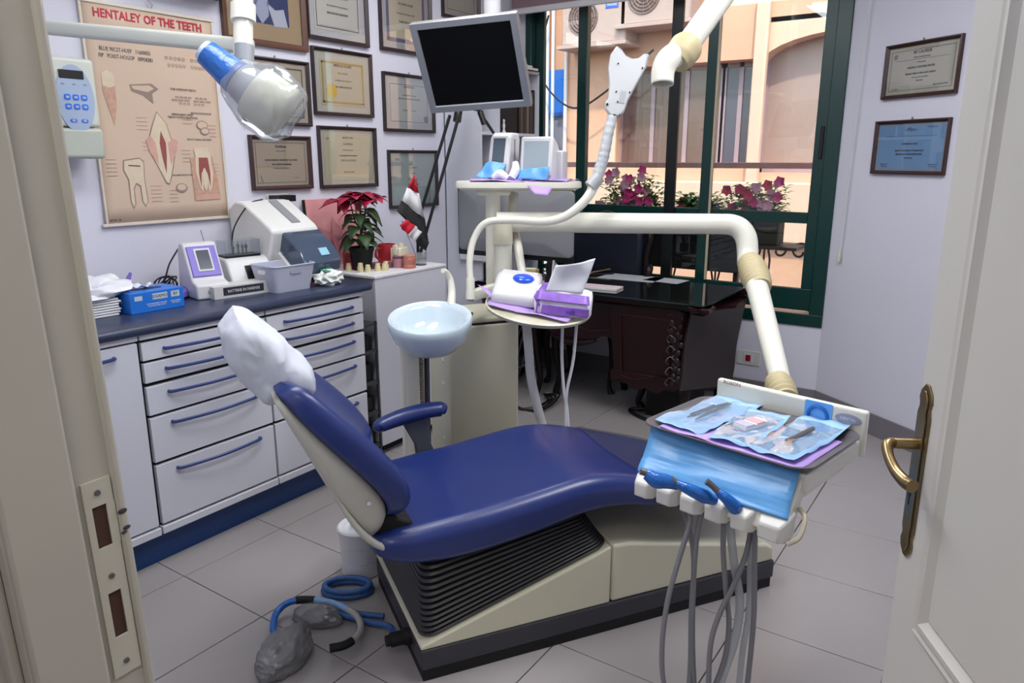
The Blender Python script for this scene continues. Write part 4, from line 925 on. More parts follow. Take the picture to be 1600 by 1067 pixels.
# seat upholstery
def sec(s, zt_, zb, v0, v1, rt=.04, crown=.006, lean=0.):
    n = 8; h = zt_ - zb; r = min(rt, h * .49); P = []
    for k in range(n + 1): a = R(180 + 90 * k / n * 1.0); P.append((v0 + r * .7 + r * .7 * math.cos(a), zb + r * .7 + r * .7 * math.sin(a)))
    for k in range(n + 1): a = R(270 + 90 * k / n); P.append((v1 - r * .7 + r * .7 * math.cos(a), zb + r * .7 + r * .7 * math.sin(a)))
    for k in range(n + 1): a = R(90 * k / n); P.append((v1 - r + r * math.cos(a), zt_ - r + r * math.sin(a)))
    m = 7
    for k in range(1, m): u = k / m; P.append((v1 - r + (v0 - v1 + 2 * r) * u, zt_ - crown * math.sin(PI * u)))
    for k in range(n + 1): a = R(90 + 90 * k / n); P.append((v0 + r + r * math.cos(a), zt_ - r + r * math.sin(a)))
    return [(s, v, z + lean * (v - v0)) for v, z in P]
S = [(-.125, .470, .44, .08, .47), (-.115, .480, .425, .03, .52), (-.09, .485, .412, .0, .548), (-.03, .488, .388, -.010, .556), (.03, .492, .378, -.004, .552), (.10, .500, .376, -.012, .56), (.20, .508, .382, -.012, .56), (.30, .519, .395, -.012, .56), (.40, .533, .412, -.012, .56),
     (.48, .545, .428, -.012, .56), (.55, .550, .440, -.012, .56), (.62, .546, .442, -.012, .558), (.70, .530, .430, -.010, .556), (.78, .506, .412, -.008, .553), (.88, .477, .385, -.004, .55), (1.0, .440, .355, .005, .54), (1.12, .402, .322, .02, .52), (1.20, .374, .300, .045, .495), (1.25, .352, .290, .09, .45), (1.265, .335, .295, .14, .40)]
rings = [sec(s, a, b, c, d, .05, .016) for s, a, b, c, d in S]
bm = BM(); loft(bm, rings); st = obj('seat', bm, NAVY, DC, ang=75, sub=1)
# clear cover over the foot end
rings = [[(x, y if abs(y - .275) < .2 else (y + (.004 if y > .3 else -.004)), z + .003 if z > .4 else z - .002) for x, y, z in sec(s, a + .001, b, c, d, .05, .016)] for s, a, b, c, d in S if s >= .78]
bm = BM(); loft(bm, rings, cap=False); 
for v in bm.verts: v.co.z += .002 + noise.noise(v.co * 14) * .003
obj('clear_foot_cover', bm, glassy('foot_film', '#dfe2ea', .07, .14, .04), DC, ang=75)
# backrest pad and shell lofted along the spine
F_ = [(-.05, .520), (-.018, .545), (-.004, .595), (-.018, .645), (-.053, .700), (-.098, .757), (-.147, .808), (-.19, .850), (-.232, .893), (-.268, .928), (-.300, .940), (-.322, .932)]
B_ = [(-.085, .530), (-.072, .545), (-.078, .580), (-.100, .622), (-.135, .667), (-.178, .718), (-.224, .770), (-.260, .812), (-.295, .853), (-.322, .895), (-.338, .915), (-.345, .918)]
W_ = [(.05, .47), (.015, .51), (-.005, .53), (-.01, .54), (-.01, .54), (-.008, .535), (-.004, .53), (.005, .52), (.015, .50), (.03, .47), (.05, .44), (.07, .42)]
rings = []
for f, b, (v0, v1) in zip(F_, B_, W_):
    f, b = Vector((f[0], 0, f[1])), Vector((b[0], 0, b[1])); d = f - b; h = d.length; d.normalize(); P = []
    r = min(.045, h * .48); n = 7
    for cv, ch_, a0 in ((v1 - r * .8, h - r, 0), (v0 + r * .8, h - r, 90), (v0 + r * .5, r * .5, 180), (v1 - r * .5, r * .5, 270)):
        rr = r if ch_ > r else r * .5
        for k in range(n + 1):
            a = R(a0 + 90 * k / n); P.append((cv + rr * .8 * math.cos(a) if ch_ > r else cv + rr * math.cos(a), ch_ + rr * math.sin(a)))
        if a0 == 0:
            for k in range(1, 8): u = k / 8; P.append((v1 - r * .8 + (v0 - v1 + 1.6 * r) * u, h - .030 * math.sin(PI * u)))
    rings.append([(b.x + d.x * q, v, b.z + d.z * q) for v, q in P])
bm = BM(); loft(bm, rings); obj('backrest', bm, NAVY, DC, ang=75, sub=1)
K2 = [(-.352, .905), (-.340, .880), (-.318, .835), (-.285, .765), (-.252, .690), (-.215, .612), (-.178, .545), (-.140, .492), (-.105, .458)]
B2 = [(-.342, .915), (-.322, .893), (-.285, .843), (-.224, .772), (-.165, .705), (-.112, .640), (-.078, .585), (-.072, .548), (-.085, .500)]
W2 = [(.06, .43), (.04, .46), (.025, .49), (.008, .51), (.004, .52), (.004, .52), (.006, .52), (.012, .51), (.04, .48)]
rings = []
for f, b, (v0, v1) in zip(B2, K2, W2):
    f, b = Vector((f[0], 0, f[1])), Vector((b[0], 0, b[1])); d = f - b; h = d.length; d.normalize()
    rr = rrect(v1 - v0, h, .035, 5, (v0 + v1) / 2, h / 2); rings.append([(b.x + d.x * q, v, b.z + d.z * q) for v, q in rr])
SHELL = mat('chair_shell', '#b3b2a8', .35, var=.04)
bm = BM(); loft(bm, rings); sh = obj('backrest_shell', bm, SHELL, DC, ang=60, sub=1)
bm = BM(); tube(bm, [(-.225, .02, .655), (-.180, .012, .560), (-.135, .012, .492), (-.085, .02, .448), (-.03, .03, .430)], [.004, .008, .010, .010, .006], 10); obj('rear_rail', bm, SHELL, DC)
bm = BM(); lathe(bm, [(0, 0), (.006, 0), (.005, .003), (0, .0032)], n=12, M=Matrix.Translation((-.13, .001, .60)) @ Matrix.Rotation(R(90), 4, 'X')); obj('shell_screw', bm, PLAST, sh)
bm = BM(); prism(bm, [(-.12, .50), (-.075, .535), (.0, .50), (.02, .44), (-.02, .405), (-.08, .43)], 'y', .05, .48); obj('hinge_bracket', bm, MATBLK, DC, bev=.01)
# headrest cushion in its white paper cover
hx = [(-0.4162, 0.27, 1.1035), (-0.4513, 0.27, 1.0728), (-0.4571, 0.27, 1.0254), (-0.4488, 0.27, 0.9707), (-0.4157, 0.27, 0.9122), (-0.3806, 0.27, 0.867), (-0.3365, 0.27, 0.8369), (-0.2782, 0.27, 0.8428), (-0.2327, 0.27, 0.8563), (-0.2183, 0.27, 0.8854), (-0.2263, 0.27, 0.9283), (-0.2623, 0.27, 0.9735), (-0.2973, 0.27, 1.0195), (-0.3421, 0.27, 1.0581), (-0.3795, 0.27, 1.0917)]
cx_ = sum(p[0] for p in hx) / len(hx); cz_ = sum(p[2] for p in hx) / len(hx)
rings = []; hx2 = smooth_path([(a[0], 0, a[2]) for a in hx] + [(hx[0][0], 0, hx[0][2])], 3)[:-1]
for v, k in ((.12, .35), (.125, .62), (.14, .80), (.17, .93), (.21, .99), (.26, 1.02), (.31, 1.02), (.35, .97), (.38, .86), (.395, .66), (.40, .35)):
    rings.append([(cx_ + (p[0] - cx_) * k, v, cz_ + (p[2] - cz_) * k) for p in hx2])
bm = BM(); loft(bm, rings)
bmesh.ops.subdivide_edges(bm, edges=bm.edges, cuts=1, use_grid_fill=True)
for v in bm.verts:
    c_ = v.co; f = abs(noise.noise(c_ * 9 + Vector((3, 0, 0)))) * .034 + abs(noise.noise(c_ * 19)) * .013
    d = (c_ - Vector((cx_, .26, cz_))).normalized(); v.co = c_ + d * (.004 - f * .8)
obj('headrest_cover', bm, mat('cover_paper', '#c8cdd6', .85, var=.02, bump=.45, bscale=12), DC, ang=50)
bm = BM(); tube(bm, [(-.33, .22, .90), (-.30, .22, .86)], .02, 10, k=1); tube(bm, [(-.33, .31, .90), (-.30, .31, .86)], .02, 10, k=1); obj('headrest_post', bm, MATBLK, DC)
# armrest
bm = BM(); tube(bm, [(.025, .60, .578), (.045, .61, .590), (.12, .62, .606), (.20, .62, .618), (.265, .615, .620), (.285, .61, .612)], [.016, .028, .033, .033, .031, .016], 16, flat=.85); 
arm_o = obj('armrest_pad', bm, NAVY, DC, ang=75)
bm = BM(); loft(bm, [[(.115, .61, .60), (.215, .61, .60), (.215, .63, .60), (.115, .63, .60)], [(.165, .61, .50), (.225, .61, .50), (.225, .63, .50), (.165, .63, .50)], [(.175, .605, .40), (.26, .605, .40), (.26, .63, .40), (.175, .63, .40)]]); obj('armrest_support', bm, mat('support_grey', '#4b5058', .4), DC, bev=.005)
bm = BM(); box(bm, .17, .26, .50, .63, .385, .41); obj('support_bracket', bm, DKGREY, DC)
bm = BM(); lathe(bm, [(0, 0), (.026, 0), (.026, .02), (.022, .022), (.022, .06), (.017, .062), (.017, .075), (0, .075)], n=20, M=Matrix.Translation((.0, .13, .075)) @ Matrix.Rotation(R(-90), 4, 'Y')); obj('hose_connector', bm, MATBLK, DC)

# ================================================================ CUSPIDOR / WATER UNIT with its columns, bowl, shelf and platform
DU = thing('dental_unit', 'cream floor unit beside the chair with white spittoon bowl, twin columns and round shelf', 'dental unit', OC, RC)
bm = BM(); box(bm, .39, .69, .88, 1.16, .02, .855); cb = obj('cabinet', bm, CREAM, DU, bev=.010, seg=3)
bm = BM(); box(bm, .388, .692, .878, 1.162, .862, .885); obj('cabinet_top', bm, CREAM, DU, bev=.008, seg=3)
obj('seam', bx(.395, .685, .885, 1.15, .853, .864), MATBLK, cb)
bm = BM()
for v, z in ((.97, .70), (.97, .60), (.97, .50), (.97, .36)): lathe(bm, [(0, 0), (.011, 0), (.009, .003), (0, .004)], n=12, M=Matrix.Translation((.39, v, z)) @ Matrix.Rotation(R(-90), 4, 'Y'))
obj('cap', bm, PLAST, cb); obj('slot', bx(.388, .391, .965, .975, .745, .775), MATBLK, cb); obj('lower_hatch', bx(.386, .391, .93, 1.03, .13, .30), CREAM, cb, bev=.004)
def M_up(p): return Matrix.Translation(p)
bA = Vector((-1.7692, 2.4678, 1.1126)); bB = Vector((-1.6966, 2.4326, 1.1215))
bm = BM(); tube(bm, [(bA.x, bA.y, .88), (bA.x, bA.y, 1.385)], .031, 24, k=1); obj('platform_column', bm, CREAMW, DU, world=True)
bm = BM(); tube(bm, [(bB.x, bB.y, .88), (bB.x, bB.y, 1.175)], .036, 24, k=1); obj('arm_column', bm, CREAMW, DU, world=True)
bm = BM(); tube(bm, [(bB.x, bB.y, 1.17), (bB.x, bB.y, 1.262)], .039, 24, k=1); obj('pivot_collar', bm, CREAM, DU, world=True)
bm = BM(); tube(bm, [(-1.7568, 2.5992, 1.3580), (-1.7445, 2.5623, 1.2896), (-1.7345, 2.5522, 1.2332), (-1.6736, 2.4995, 1.1680), (-1.6172, 2.4477, 1.0746), (-1.5797, 2.4235, 0.9915)], [.020, .018, .020, .019, .017, .017], 12); obj('rear_hose', bm, CREAMW, DU, world=True)
# bowl on its drain
bc = Vector((-1.7061, 1.9874, 0.9447)); 
tilt = Matrix.Translation(bc) @ Matrix.Rotation(R(34.2), 4, 'Z') @ Matrix.Rotation(R(9), 4, 'X') @ Matrix.Diagonal((1, 1.12, 1, 1))
bm = BM(); lathe(bm, [(.02, -.135), (.06, -.128), (.10, -.108), (.133, -.07), (.150, -.025), (.153, .0), (.149, .006), (.138, .003), (.124, -.012), (.11, -.05), (.075, -.085), (.02, -.098), (.018, -.11), (0, -.11)], n=48, M=tilt)
obj('bowl', bm, mat('bowl_glass', '#c4d4dd', .12, var=.01, coat=.5), DU, world=True, ang=60)
bm = BM(); lathe(bm, [(0, -.094), (.017, -.092), (.017, -.0975)], n=16, M=tilt); obj('bowl_drain', bm, DKGREY, DU, world=True)
bm = BM(); tube(bm, [(-1.6212, 2.1222, 0.9527), (-1.6214, 2.1058, 0.8979), (-1.6279, 2.0636, 0.8548), (-1.6495, 2.0154, 0.8259)], .006, 8); obj('bowl_seal', bm, MATBLK, DU, world=True)
p0 = Vector((-1.8199, 1.9953, 0.8127))
bm = BM(); tube(bm, [(p0.x, p0.y, .02), (p0.x, p0.y, .84), bc - Vector((0, 0, .10))], .036, 20, k=1); obj('support_tube', bm, CREAMW, DU, world=True)
p1 = Vector((-1.8393, 2.0651, 0.7571)); pts = []
for i in range(71):
    pts.append((p1.x, p1.y, .86 - i * .006))
rr = [.020 + (.0025 if i % 2 else -.0015) for i in range(71)]
bm = BM(); tube(bm, pts, rr, 14, k=1); obj('corrugated_hose', bm, mat('hose_brown', '#827a6c', .5), DU, world=True)
bm = BM(); tube(bm, [(p1.x, p1.y, .445), (p1.x + .005, p1.y, .2), (p1.x + .03, p1.y + .02, .02)], .02, 14); obj('drain_hose', bm, mat('hose_olive', '#6e6a5c', .5), DU, world=True)
p2 = Vector((-1.8237, 2.0991, 0.7518)); bm = BM(); tube(bm, [(p2.x, p2.y, .88), (p2.x, p2.y, .30), (p2.x + .03, p2.y + .03, .02)], .011, 10); obj('dark_hose', bm, mat('hose_dark', '#4a4c55', .45), DU, world=True)
bm = BM(); tube(bm, [(-1.7361, 2.1460, 0.96), (-1.7540, 2.1737, 1.0106), (-1.7663, 2.1788, 1.0555), (-1.7694, 2.1605, 1.0845), (-1.7673, 2.1392, 1.0921)], [.017, .015, .013, .010, .009], 14); obj('water_spout', bm, CREAMW, DU, world=True)
# hose holder
bm = BM(); tube(bm, [(-1.7267, 2.2551, 1.0540), (-1.7194, 2.2443, 1.0012)], .017, 16, k=1); tube(bm, [(-1.7194, 2.2443, 1.0012), (-1.7154, 2.2385, 0.9724)], .019, 16, k=1); obj('hose_socket', bm, CREAMW, DU, world=True)
bm = BM(); bar(bm, (-1.7191, 2.2395, 0.9844), (-1.7199, 2.4155, 0.9919), .03, .045); obj('holder_arm', bm, CREAMW, DU, world=True, bev=.004)
# round shelf
ts = Vector((-1.4530, 2.3132, 0.9592)); TS = Matrix.Translation(ts) @ Matrix.Rotation(R(34.2), 4, 'Z') @ Euler((R(10), R(5.5), 0)).to_matrix().to_4x4()
bm = BM(); lathe(bm, [(0, -.014), (.185, -.014), (.197, -.006), (.200, .003), (.194, .007), (.186, .001), (0, .0)], n=56, sy=.92, M=TS); obj('round_shelf', bm, CREAM, DU, world=True)
bm = BM(); bar(bm, ts + Vector((0, 0, -.03)), (bB.x, bB.y, .93), .05, .03); obj('shelf_arm', bm, CREAM, DU, world=True)
# platform
pc = Vector((-1.7017, 2.5501, 1.4019)); TP = Matrix.Translation(pc) @ Matrix.Rotation(R(34.2), 4, 'Z')
bm = BM(); rr = rrect(.50, .27, .07, 6); rr2 = rrect(.46, .23, .06, 6); loft(bm, [[TP @ Vector((x, y, -.022)) for x, y in rr2], [TP @ Vector((x, y, -.012)) for x, y in rr], [TP @ Vector((x, y, .004)) for x, y in rr], [TP @ Vector((x * .99, y * .99, .010)) for x, y in rr]]); obj('platform', bm, CREAMW, DU, world=True)
bm = BM(); box(bm, -.17, -.03, -.06, .06, -.045, -.02, M=TP); obj('platform_bracket', bm, CREAMW, DU, world=True, bev=.01)
# hoses under the shelf
bm = BM(); tube(bm, [(-1.4950, 2.2944, 0.9084), (-1.4723, 2.2783, 0.8027), (-1.4637, 2.2794, 0.7032), (-1.4534, 2.2963, 0.6111), (-1.4385, 2.3158, 0.5172), (-1.4139, 2.3300, 0.4253)], .0175, 12); obj('white_suction_hose', bm, mat('hose_white', '#c7c7c4', .55, bump=.3, bscale=180), DU, world=True)
bm = BM(); tube(bm, [(-1.3573, 2.3310, 0.9259), (-1.3537, 2.3251, 0.7728), (-1.3412, 2.3220, 0.6501), (-1.3309, 2.3309, 0.5731), (-1.3170, 2.3320, 0.4199)], .006, 8); obj('thin_hose', bm, PLAST, DU, world=True)
bm = BM(); tube(bm, [(-1.3131, 2.3631, 0.9328), (-1.3180, 2.3494, 0.7728), (-1.3312, 2.3288, 0.6501), (-1.3333, 2.3258, 0.5613), (-1.3292, 2.3237, 0.4199)], .006, 8); obj('thin_hose', bm, PLAST, DU, world=True)
# curing gun on its long hose
CG = thing('scanner_gun', 'white notched mouthpiece scanner standing on a wrapped flexible hose before the window', 'dental tool', (-1.7164, 2.2399, 0.9796))
GW = mat('gun_white', '#b4b6b8', .35, var=.03)
bm = BM(); tube(bm, [(-1.7247, 2.2522, 1.0396), (-1.7383, 2.2679, 1.1235), (-1.7350, 2.2937, 1.2027), (-1.6982, 2.3237, 1.2610), (-1.6124, 2.3726, 1.2714), (-1.5050, 2.4320, 1.2675), (-1.4373, 2.4844, 1.2888), (-1.3848, 2.5377, 1.3481), (-1.3617, 2.5884, 1.4238)], [.012, .013, .013, .014, .015, .016, .017, .018, .019], 16, k=8); obj('hose', bm, CREAMW, CG, world=True)
pts = [(-1.3682, 2.5805, 1.4119), (-1.3596, 2.6027, 1.4667), (-1.3547, 2.6216, 1.5190), (-1.3524, 2.6445, 1.5905), (-1.3474, 2.6677, 1.6572)]; sp_ = smooth_path(pts, 10)
bm = BM(); tube(bm, sp_, [.024 + (.0022 * (1 if (i // 2) % 2 else -1)) * .35 - .00012 * i for i in range(len(sp_))], 16, k=1); obj('wrapped_section', bm, mat('wrap_grey', '#b9bdbf', .5, bump=.4, bscale=50), CG, world=True)
bm = BM(); tube(bm, [(-1.3773, 2.5570, 1.3956), (-1.3542, 2.5840, 1.4336)], .026, 14, k=1); obj('collar', bm, GW, CG, world=True)
go = [(-1.3744, 2.7404, 1.9206), (-1.3561, 2.7485, 1.9062), (-1.3409, 2.7525, 1.8847), (-1.3189, 2.7638, 1.8728), (-1.2989, 2.7782, 1.8752), (-1.2849, 2.7926, 1.8919), (-1.2683, 2.8032, 1.8895), (-1.2684, 2.7903, 1.8465), (-1.2900, 2.7564, 1.7820), (-1.3113, 2.7220, 1.7151), (-1.3175, 2.7049, 1.6721), (-1.3332, 2.6886, 1.6529), (-1.3603, 2.6716, 1.6577), (-1.3802, 2.6659, 1.6840), (-1.3839, 2.6712, 1.7103), (-1.3754, 2.6806, 1.7222), (-1.3796, 2.6955, 1.7820), (-1.3919, 2.7049, 1.8417), (-1.3904, 2.7202, 1.8895)]
vd = (Vector((-1.3259, 2.7391, 1.8059)) - Vector((0, 0, 1.5))).normalized()
gc = sum((Vector(p) for p in go), Vector()) / len(go)
bm = BM(); loft(bm, [[gc + (Vector(p) - gc) * .93 - vd * .028 for p in go], [gc + (Vector(p) - gc) * 1.0 - vd * .018 for p in go], [gc + (Vector(p) - gc) * 1.0 + vd * .018 for p in go], [gc + (Vector(p) - gc) * .93 + vd * .028 for p in go]])
gb = obj('head', bm, GW, CG, world=True, ang=30, bev=.003)
bm = BM()
for q in ((-1.3470, 2.7013, 1.8523), (-1.2682, 2.7499, 1.8357), (-1.3386, 2.6759, 1.7483), (-1.2960, 2.7042, 1.7459), (-1.3294, 2.6710, 1.7104), (-1.3329, 2.6545, 1.6631), (-1.3164, 2.6650, 1.6608)): ball(bm, q, .0032, seg=8)
ball(bm, (-1.3603, 2.6471, 1.7010), .005, seg=8); obj('screw', bm, MATBLK, gb, world=True)
bm = BM(); q = [(-1.3261, 2.6884, 1.7532), (-1.3073, 2.6998, 1.7484), (-1.3092, 2.6851, 1.7035), (-1.3260, 2.6751, 1.7082)]; loft(bm, [[Vector(p) for p in q], [Vector(p) + vd * .006 for p in q]]); obj('rating_label', bm, mat('label_grey', '#9fa2a6', .5), gb, world=True)

# ================================================================ BALANCED ARM AND INSTRUMENT TABLE
DA = thing('delivery_arm', 'cream tubular double arm crossing before the window and down to the instrument table', 'dental arm', (bB.x, bB.y, 1.27))
bm = BM(); tube(bm, [(bB.x, bB.y, 1.262), (bB.x, bB.y, 1.275)], .041, 24, k=1); tube(bm, [(-1.7361, 2.4451, 1.2535), (-1.6004, 2.5374, 1.2535), (-1.2560, 2.7577, 1.2493), (-0.9881, 2.9269, 1.2477)], .0405, 24, k=1); obj('horizontal_tube', bm, CREAMW, DA, world=True)
bm = BM(); tube(bm, [(-0.9944, 2.9226, 1.2477), (-0.9519, 2.9507, 1.2452), (-0.9148, 2.9586, 1.2288), (-0.8877, 2.9538, 1.1929), (-0.8731, 2.9356, 1.1401), (-0.8614, 2.9071, 1.1012)], [.040, .0415, .0425, .042, .0405, .040], 24, k=5); obj('elbow', bm, CREAMW, DA, world=True)
pj = [Vector((-0.8447, 2.8731, 1.1163)), Vector((-0.759, 2.7340, 1.0393))]
def bell(bm, A, B, r0, nr, rmax):
    A, B = Vector(A), Vector(B); pts = []; rs = []
    m = nr * 4
    for i in range(m + 1):
        u = i / m; pts.append(A.lerp(B, u)); rs.append(r0 + (rmax - r0) * math.sin(PI * min(1, max(0, u))) ** .6 + .0022 * math.cos(i * PI / 2))
    return tube(bm, pts, rs, 26, k=1)
bm = BM(); bell(bm, pj[0], pj[1], .040, 8, .052); obj('rubber_boot', bm, JOINT, DA, world=True)
bm = BM(); tube(bm, [(-0.7823, 2.7609, 1.0573), (-0.6509, 2.5181, 0.9042), (-0.5416, 2.3082, 0.7861)], [.0395, .036, .032], 24, k=1); obj('lower_tube', bm, CREAMW, DA, world=True)
bm = BM(); bell(bm, (-0.5735, 2.3450, 0.8154), (-0.525, 2.2682, 0.7812), .036, 5, .044); obj('rubber_boot', bm, JOINT, DA, world=True)
bm = BM(); tube(bm, [(-0.5418, 2.3086, 0.7881), (-0.51, 2.2435, 0.7477), (-0.4894, 2.1867, 0.6773), (-0.4732, 2.0352, 0.6337)], [.036, .036, .034, .03], 20); obj('table_neck', bm, CREAMW, DA, world=True)

HT = (-.522, 1.893, 0); RT = R(-11)
IT = thing('instrument_table', 'cream instrument table with blue film on its sloped front and white handpiece cradles', 'dental table', HT, RT)
obj('body', bx(-.20, .215, -.13, .165, .715, .783), CREAMW, IT, bev=.012, seg=3)
obj('side_rail', bx(.19, .222, -.14, .185, .735, .782), CREAMW, IT, bev=.006)
bkb = obj('back_board', bx(-.205, .232, .178, .200, .735, .862), CREAMW, IT, bev=.008, seg=3)
text('lettering', 'ROSON', .016, mat('print_red', '#8c5a54', .5), bkb, (-.155, .1775, .856), ext=.0003)
bm = BM(); prism(bm, rrect(.075, .070, .004, cx=.105, cy=.8255), 'y', .1755, .1785); bfm = obj('blue_film_patch', bm, mat('film_pale', '#5fa6ea', .25), bkb)
bm = BM(); tube(bm, [(.105 + .026 * math.cos(R(a)), .174, .822 + .026 * math.sin(R(a))) for a in range(-10, 200, 14)], .005, 8, k=1); obj('blue_ring', bm, BLUEWRAP, bkb)
bm = BM(); prism(bm, ell(.185, .832, .034, .014, 24), 'y', .1755, .1785); ov = obj('oval_badge', bm, mat('badge_grey', '#8f93a6', .3), bkb)
text('lettering', 'DENTAL', .011, PAPER, ov, (.185, .1752, .832), ext=.0003)
# sloped front panel
pv = [(-.12, .78), (-.12, .73), (-.16, .655), (-.20, .640), (-.222, .652), (-.212, .684), (-.132, .778)]
bm = BM(); prism(bm, pv, 'x', -.195, .212); obj('front_panel', bm, CREAMW, IT, bev=.006, seg=2)
bm = BM(); sheet(bm, (-.218, -.128, .786), (.202, -.135, .786), (.216, -.210, .690), (-.188, -.230, .690), 24, .005, 13, 4, lambda s, q: .005 * (.5 + .5 * math.sin(7 * q + 2.6 * s + 1.5)) ** 3 + .0025 * noise.noise(Vector((s * 2.5, q * 14, 3)))); obj('blue_film', bm, BLUEFILM, IT, solid=.0008)
CRD = mat('cradle_white', '#d9d8d2', .35)
cr_x = [-.196, -.130, -.062, .006, .074, .142, .222]
for i in range(6):
    x0, x1 = cr_x[i] + .006, cr_x[i + 1] - .004
    if i in (0, 5): pass
    bm = BM(); rings = []
    dy = .022 * (5 - i) / 5 * -1
    loft(bm, [[(x0, -.17, .700), (x1, -.17, .700), (x1, -.17, .638), (x0, -.17, .638)], [(x0, -.212 + dy, .690), (x1, -.212 + dy, .690), (x1, -.212 + dy, .632), (x0, -.212 + dy, .632)], [(x0 + .006, -.232 + dy, .672), (x1 - .012, -.232 + dy, .672), (x1 - .012, -.232 + dy, .634), (x0 + .006, -.232 + dy, .634)]])
    obj('handpiece_cradle', bm, CRD, IT, bev=.005, seg=2)
bm = BM(); tube(bm, [(.215, -.15, .70), (.238, -.17, .69), (.242, -.20, .655), (.222, -.215, .635)], .006, 8); obj('handle_loop', bm, mat('cream_dark', '#b9b09a', .4), IT)
# tray
TR = thing('instrument_tray', 'dark grey metal tray on the instrument table', 'tray', (HT[0], HT[1], .788), RT)
TG = mat('tray_grey', '#646066', .4, metal=.3, var=.05)
o0 = rrect(.42, .30, .035, 5); o1 = rrect(.46, .34, .05, 5); bm = BM()
loft(bm, [[(x, y, 0) for x, y in o0], [(x, y, .014) for x, y in o1], [(x * 1.02, y * 1.03, .015) for x, y in o1], [(x * 1.02, y * 1.03, .018) for x, y in o1], [(x * .985, y * .985, .017) for x, y in o1], [(x * .97, y * .97, .003) for x, y in o0]]); obj('tray', bm, TG, TR, ang=50)
bpy.data.objects.remove(TR.children[0]) if False else None
def tray_pt(px): return px
LN = thing('tray_liner', 'lilac paper liner under the pouches on the grey tray', 'napkin', (HT[0], HT[1], .792), RT)
bm = BM(); sheet(bm, (-.19, -.14, .001), (.205, -.145, .001), (.205, .10, .001), (-.19, .12, .001), 14, .005, 12, 2); obj('liner', bm, LILAC, LN, solid=.001)
PB = mat('pouch_blue', '#9fc6ec', .4, var=.12, scale=30, bump=.3, bscale=30)
def pouch(lb, c, rot, w, h, kind, seed):
    t = thing('sterile_pouch', lb, 'pouch', (c[0], c[1], c[2]), rot, 'sterilised pouches on the instrument tray')
    bm = BM(); sheet(bm, (-w / 2, -h / 2, 0), (w / 2, -h / 2, 0), (w / 2, h / 2, 0), (-w / 2, h / 2, 0), 14, .012, 20, seed, lambda s, q: .010 * max(0, q - .8) * 5 * (1 if seed % 2 else .4)); obj('paper_back', bm, PB, t, solid=.0008)
    bm = BM(); sheet(bm, (-w / 2 + .005, -h / 2 + .005, .009), (w / 2 - .005, -h / 2 + .005, .009), (w / 2 - .005, h / 2 - .03, .009), (-w / 2 + .005, h / 2 - .03, .009), 10, .010, 24, seed + 5); obj('clear_front', bm, CLEARP, t)
    if kind == 'tw':
        for dx in (-.008, .012):
            bm = BM(); tube(bm, [(dx * .3 + dx, -.095, .016), (dx + .001, 0, .019), (dx * .4, .095, .016)], [.002, .0045, .003], 8); obj('tweezer_arm', bm, STEEL, t)
        bm = BM(); tube(bm, [(-.022, -.06, .012), (-.02, .05, .014)], .004, 8, k=1); obj('mirror_handle', bm, DKSTEEL, t)
    elif kind == 'pk':
        bm = BM(); box(bm, -.022, .022, -.045, .045, .008, .022, M=Matrix.Rotation(R(-18), 4, 'Z')); pk = obj('swab_pack', bm, mat('swab_white', '#e0dce0', .5), t, bev=.003)
        bm = BM(); box(bm, -.0222, .0222, .0, .03, .0215, .0235, M=Matrix.Rotation(R(-18), 4, 'Z')); obj('pink_label', bm, mat('pink_label', '#d4a9ac', .5), pk)
        bm = BM(); box(bm, -.0222, .0222, -.044, -.01, .0215, .0232, M=Matrix.Rotation(R(-18), 4, 'Z')); obj('grey_label', bm, mat('lav_label', '#b9b4c8', .5), pk)
        bm = BM(); tube(bm, [(-.05, -.05, .012), (-.03, .03, .014)], .002, 6, k=1); obj('probe', bm, STEEL, t)
    else:
        bm = BM(); tube(bm, [(.0, -.07, .014), (.006, .06, .016)], [.006, .0045, .005, .0045, .0065], 10, k=1); obj('scaler_handle', bm, DKSTEEL, t)
def tl(x, y, z): 
    c_, s_ = math.cos(RT), math.sin(RT); return (HT[0] + c_ * x - s_ * y, HT[1] + s_ * x + c_ * y, z)
pouch('left pouch on the tray holding long steel tweezers', tl(-.136, .030, .797), RT + R(-3), .145, .31, 'tw', 1)
pouch('middle pouch on the tray with a small white and pink packet', tl(.000, .005, .800), RT + R(6), .120, .27, 'pk', 2)
pouch('right pouch on the tray with one thin steel instrument', tl(.126, .022, .801), RT + R(-2), .128, .31, 'sc', 3)
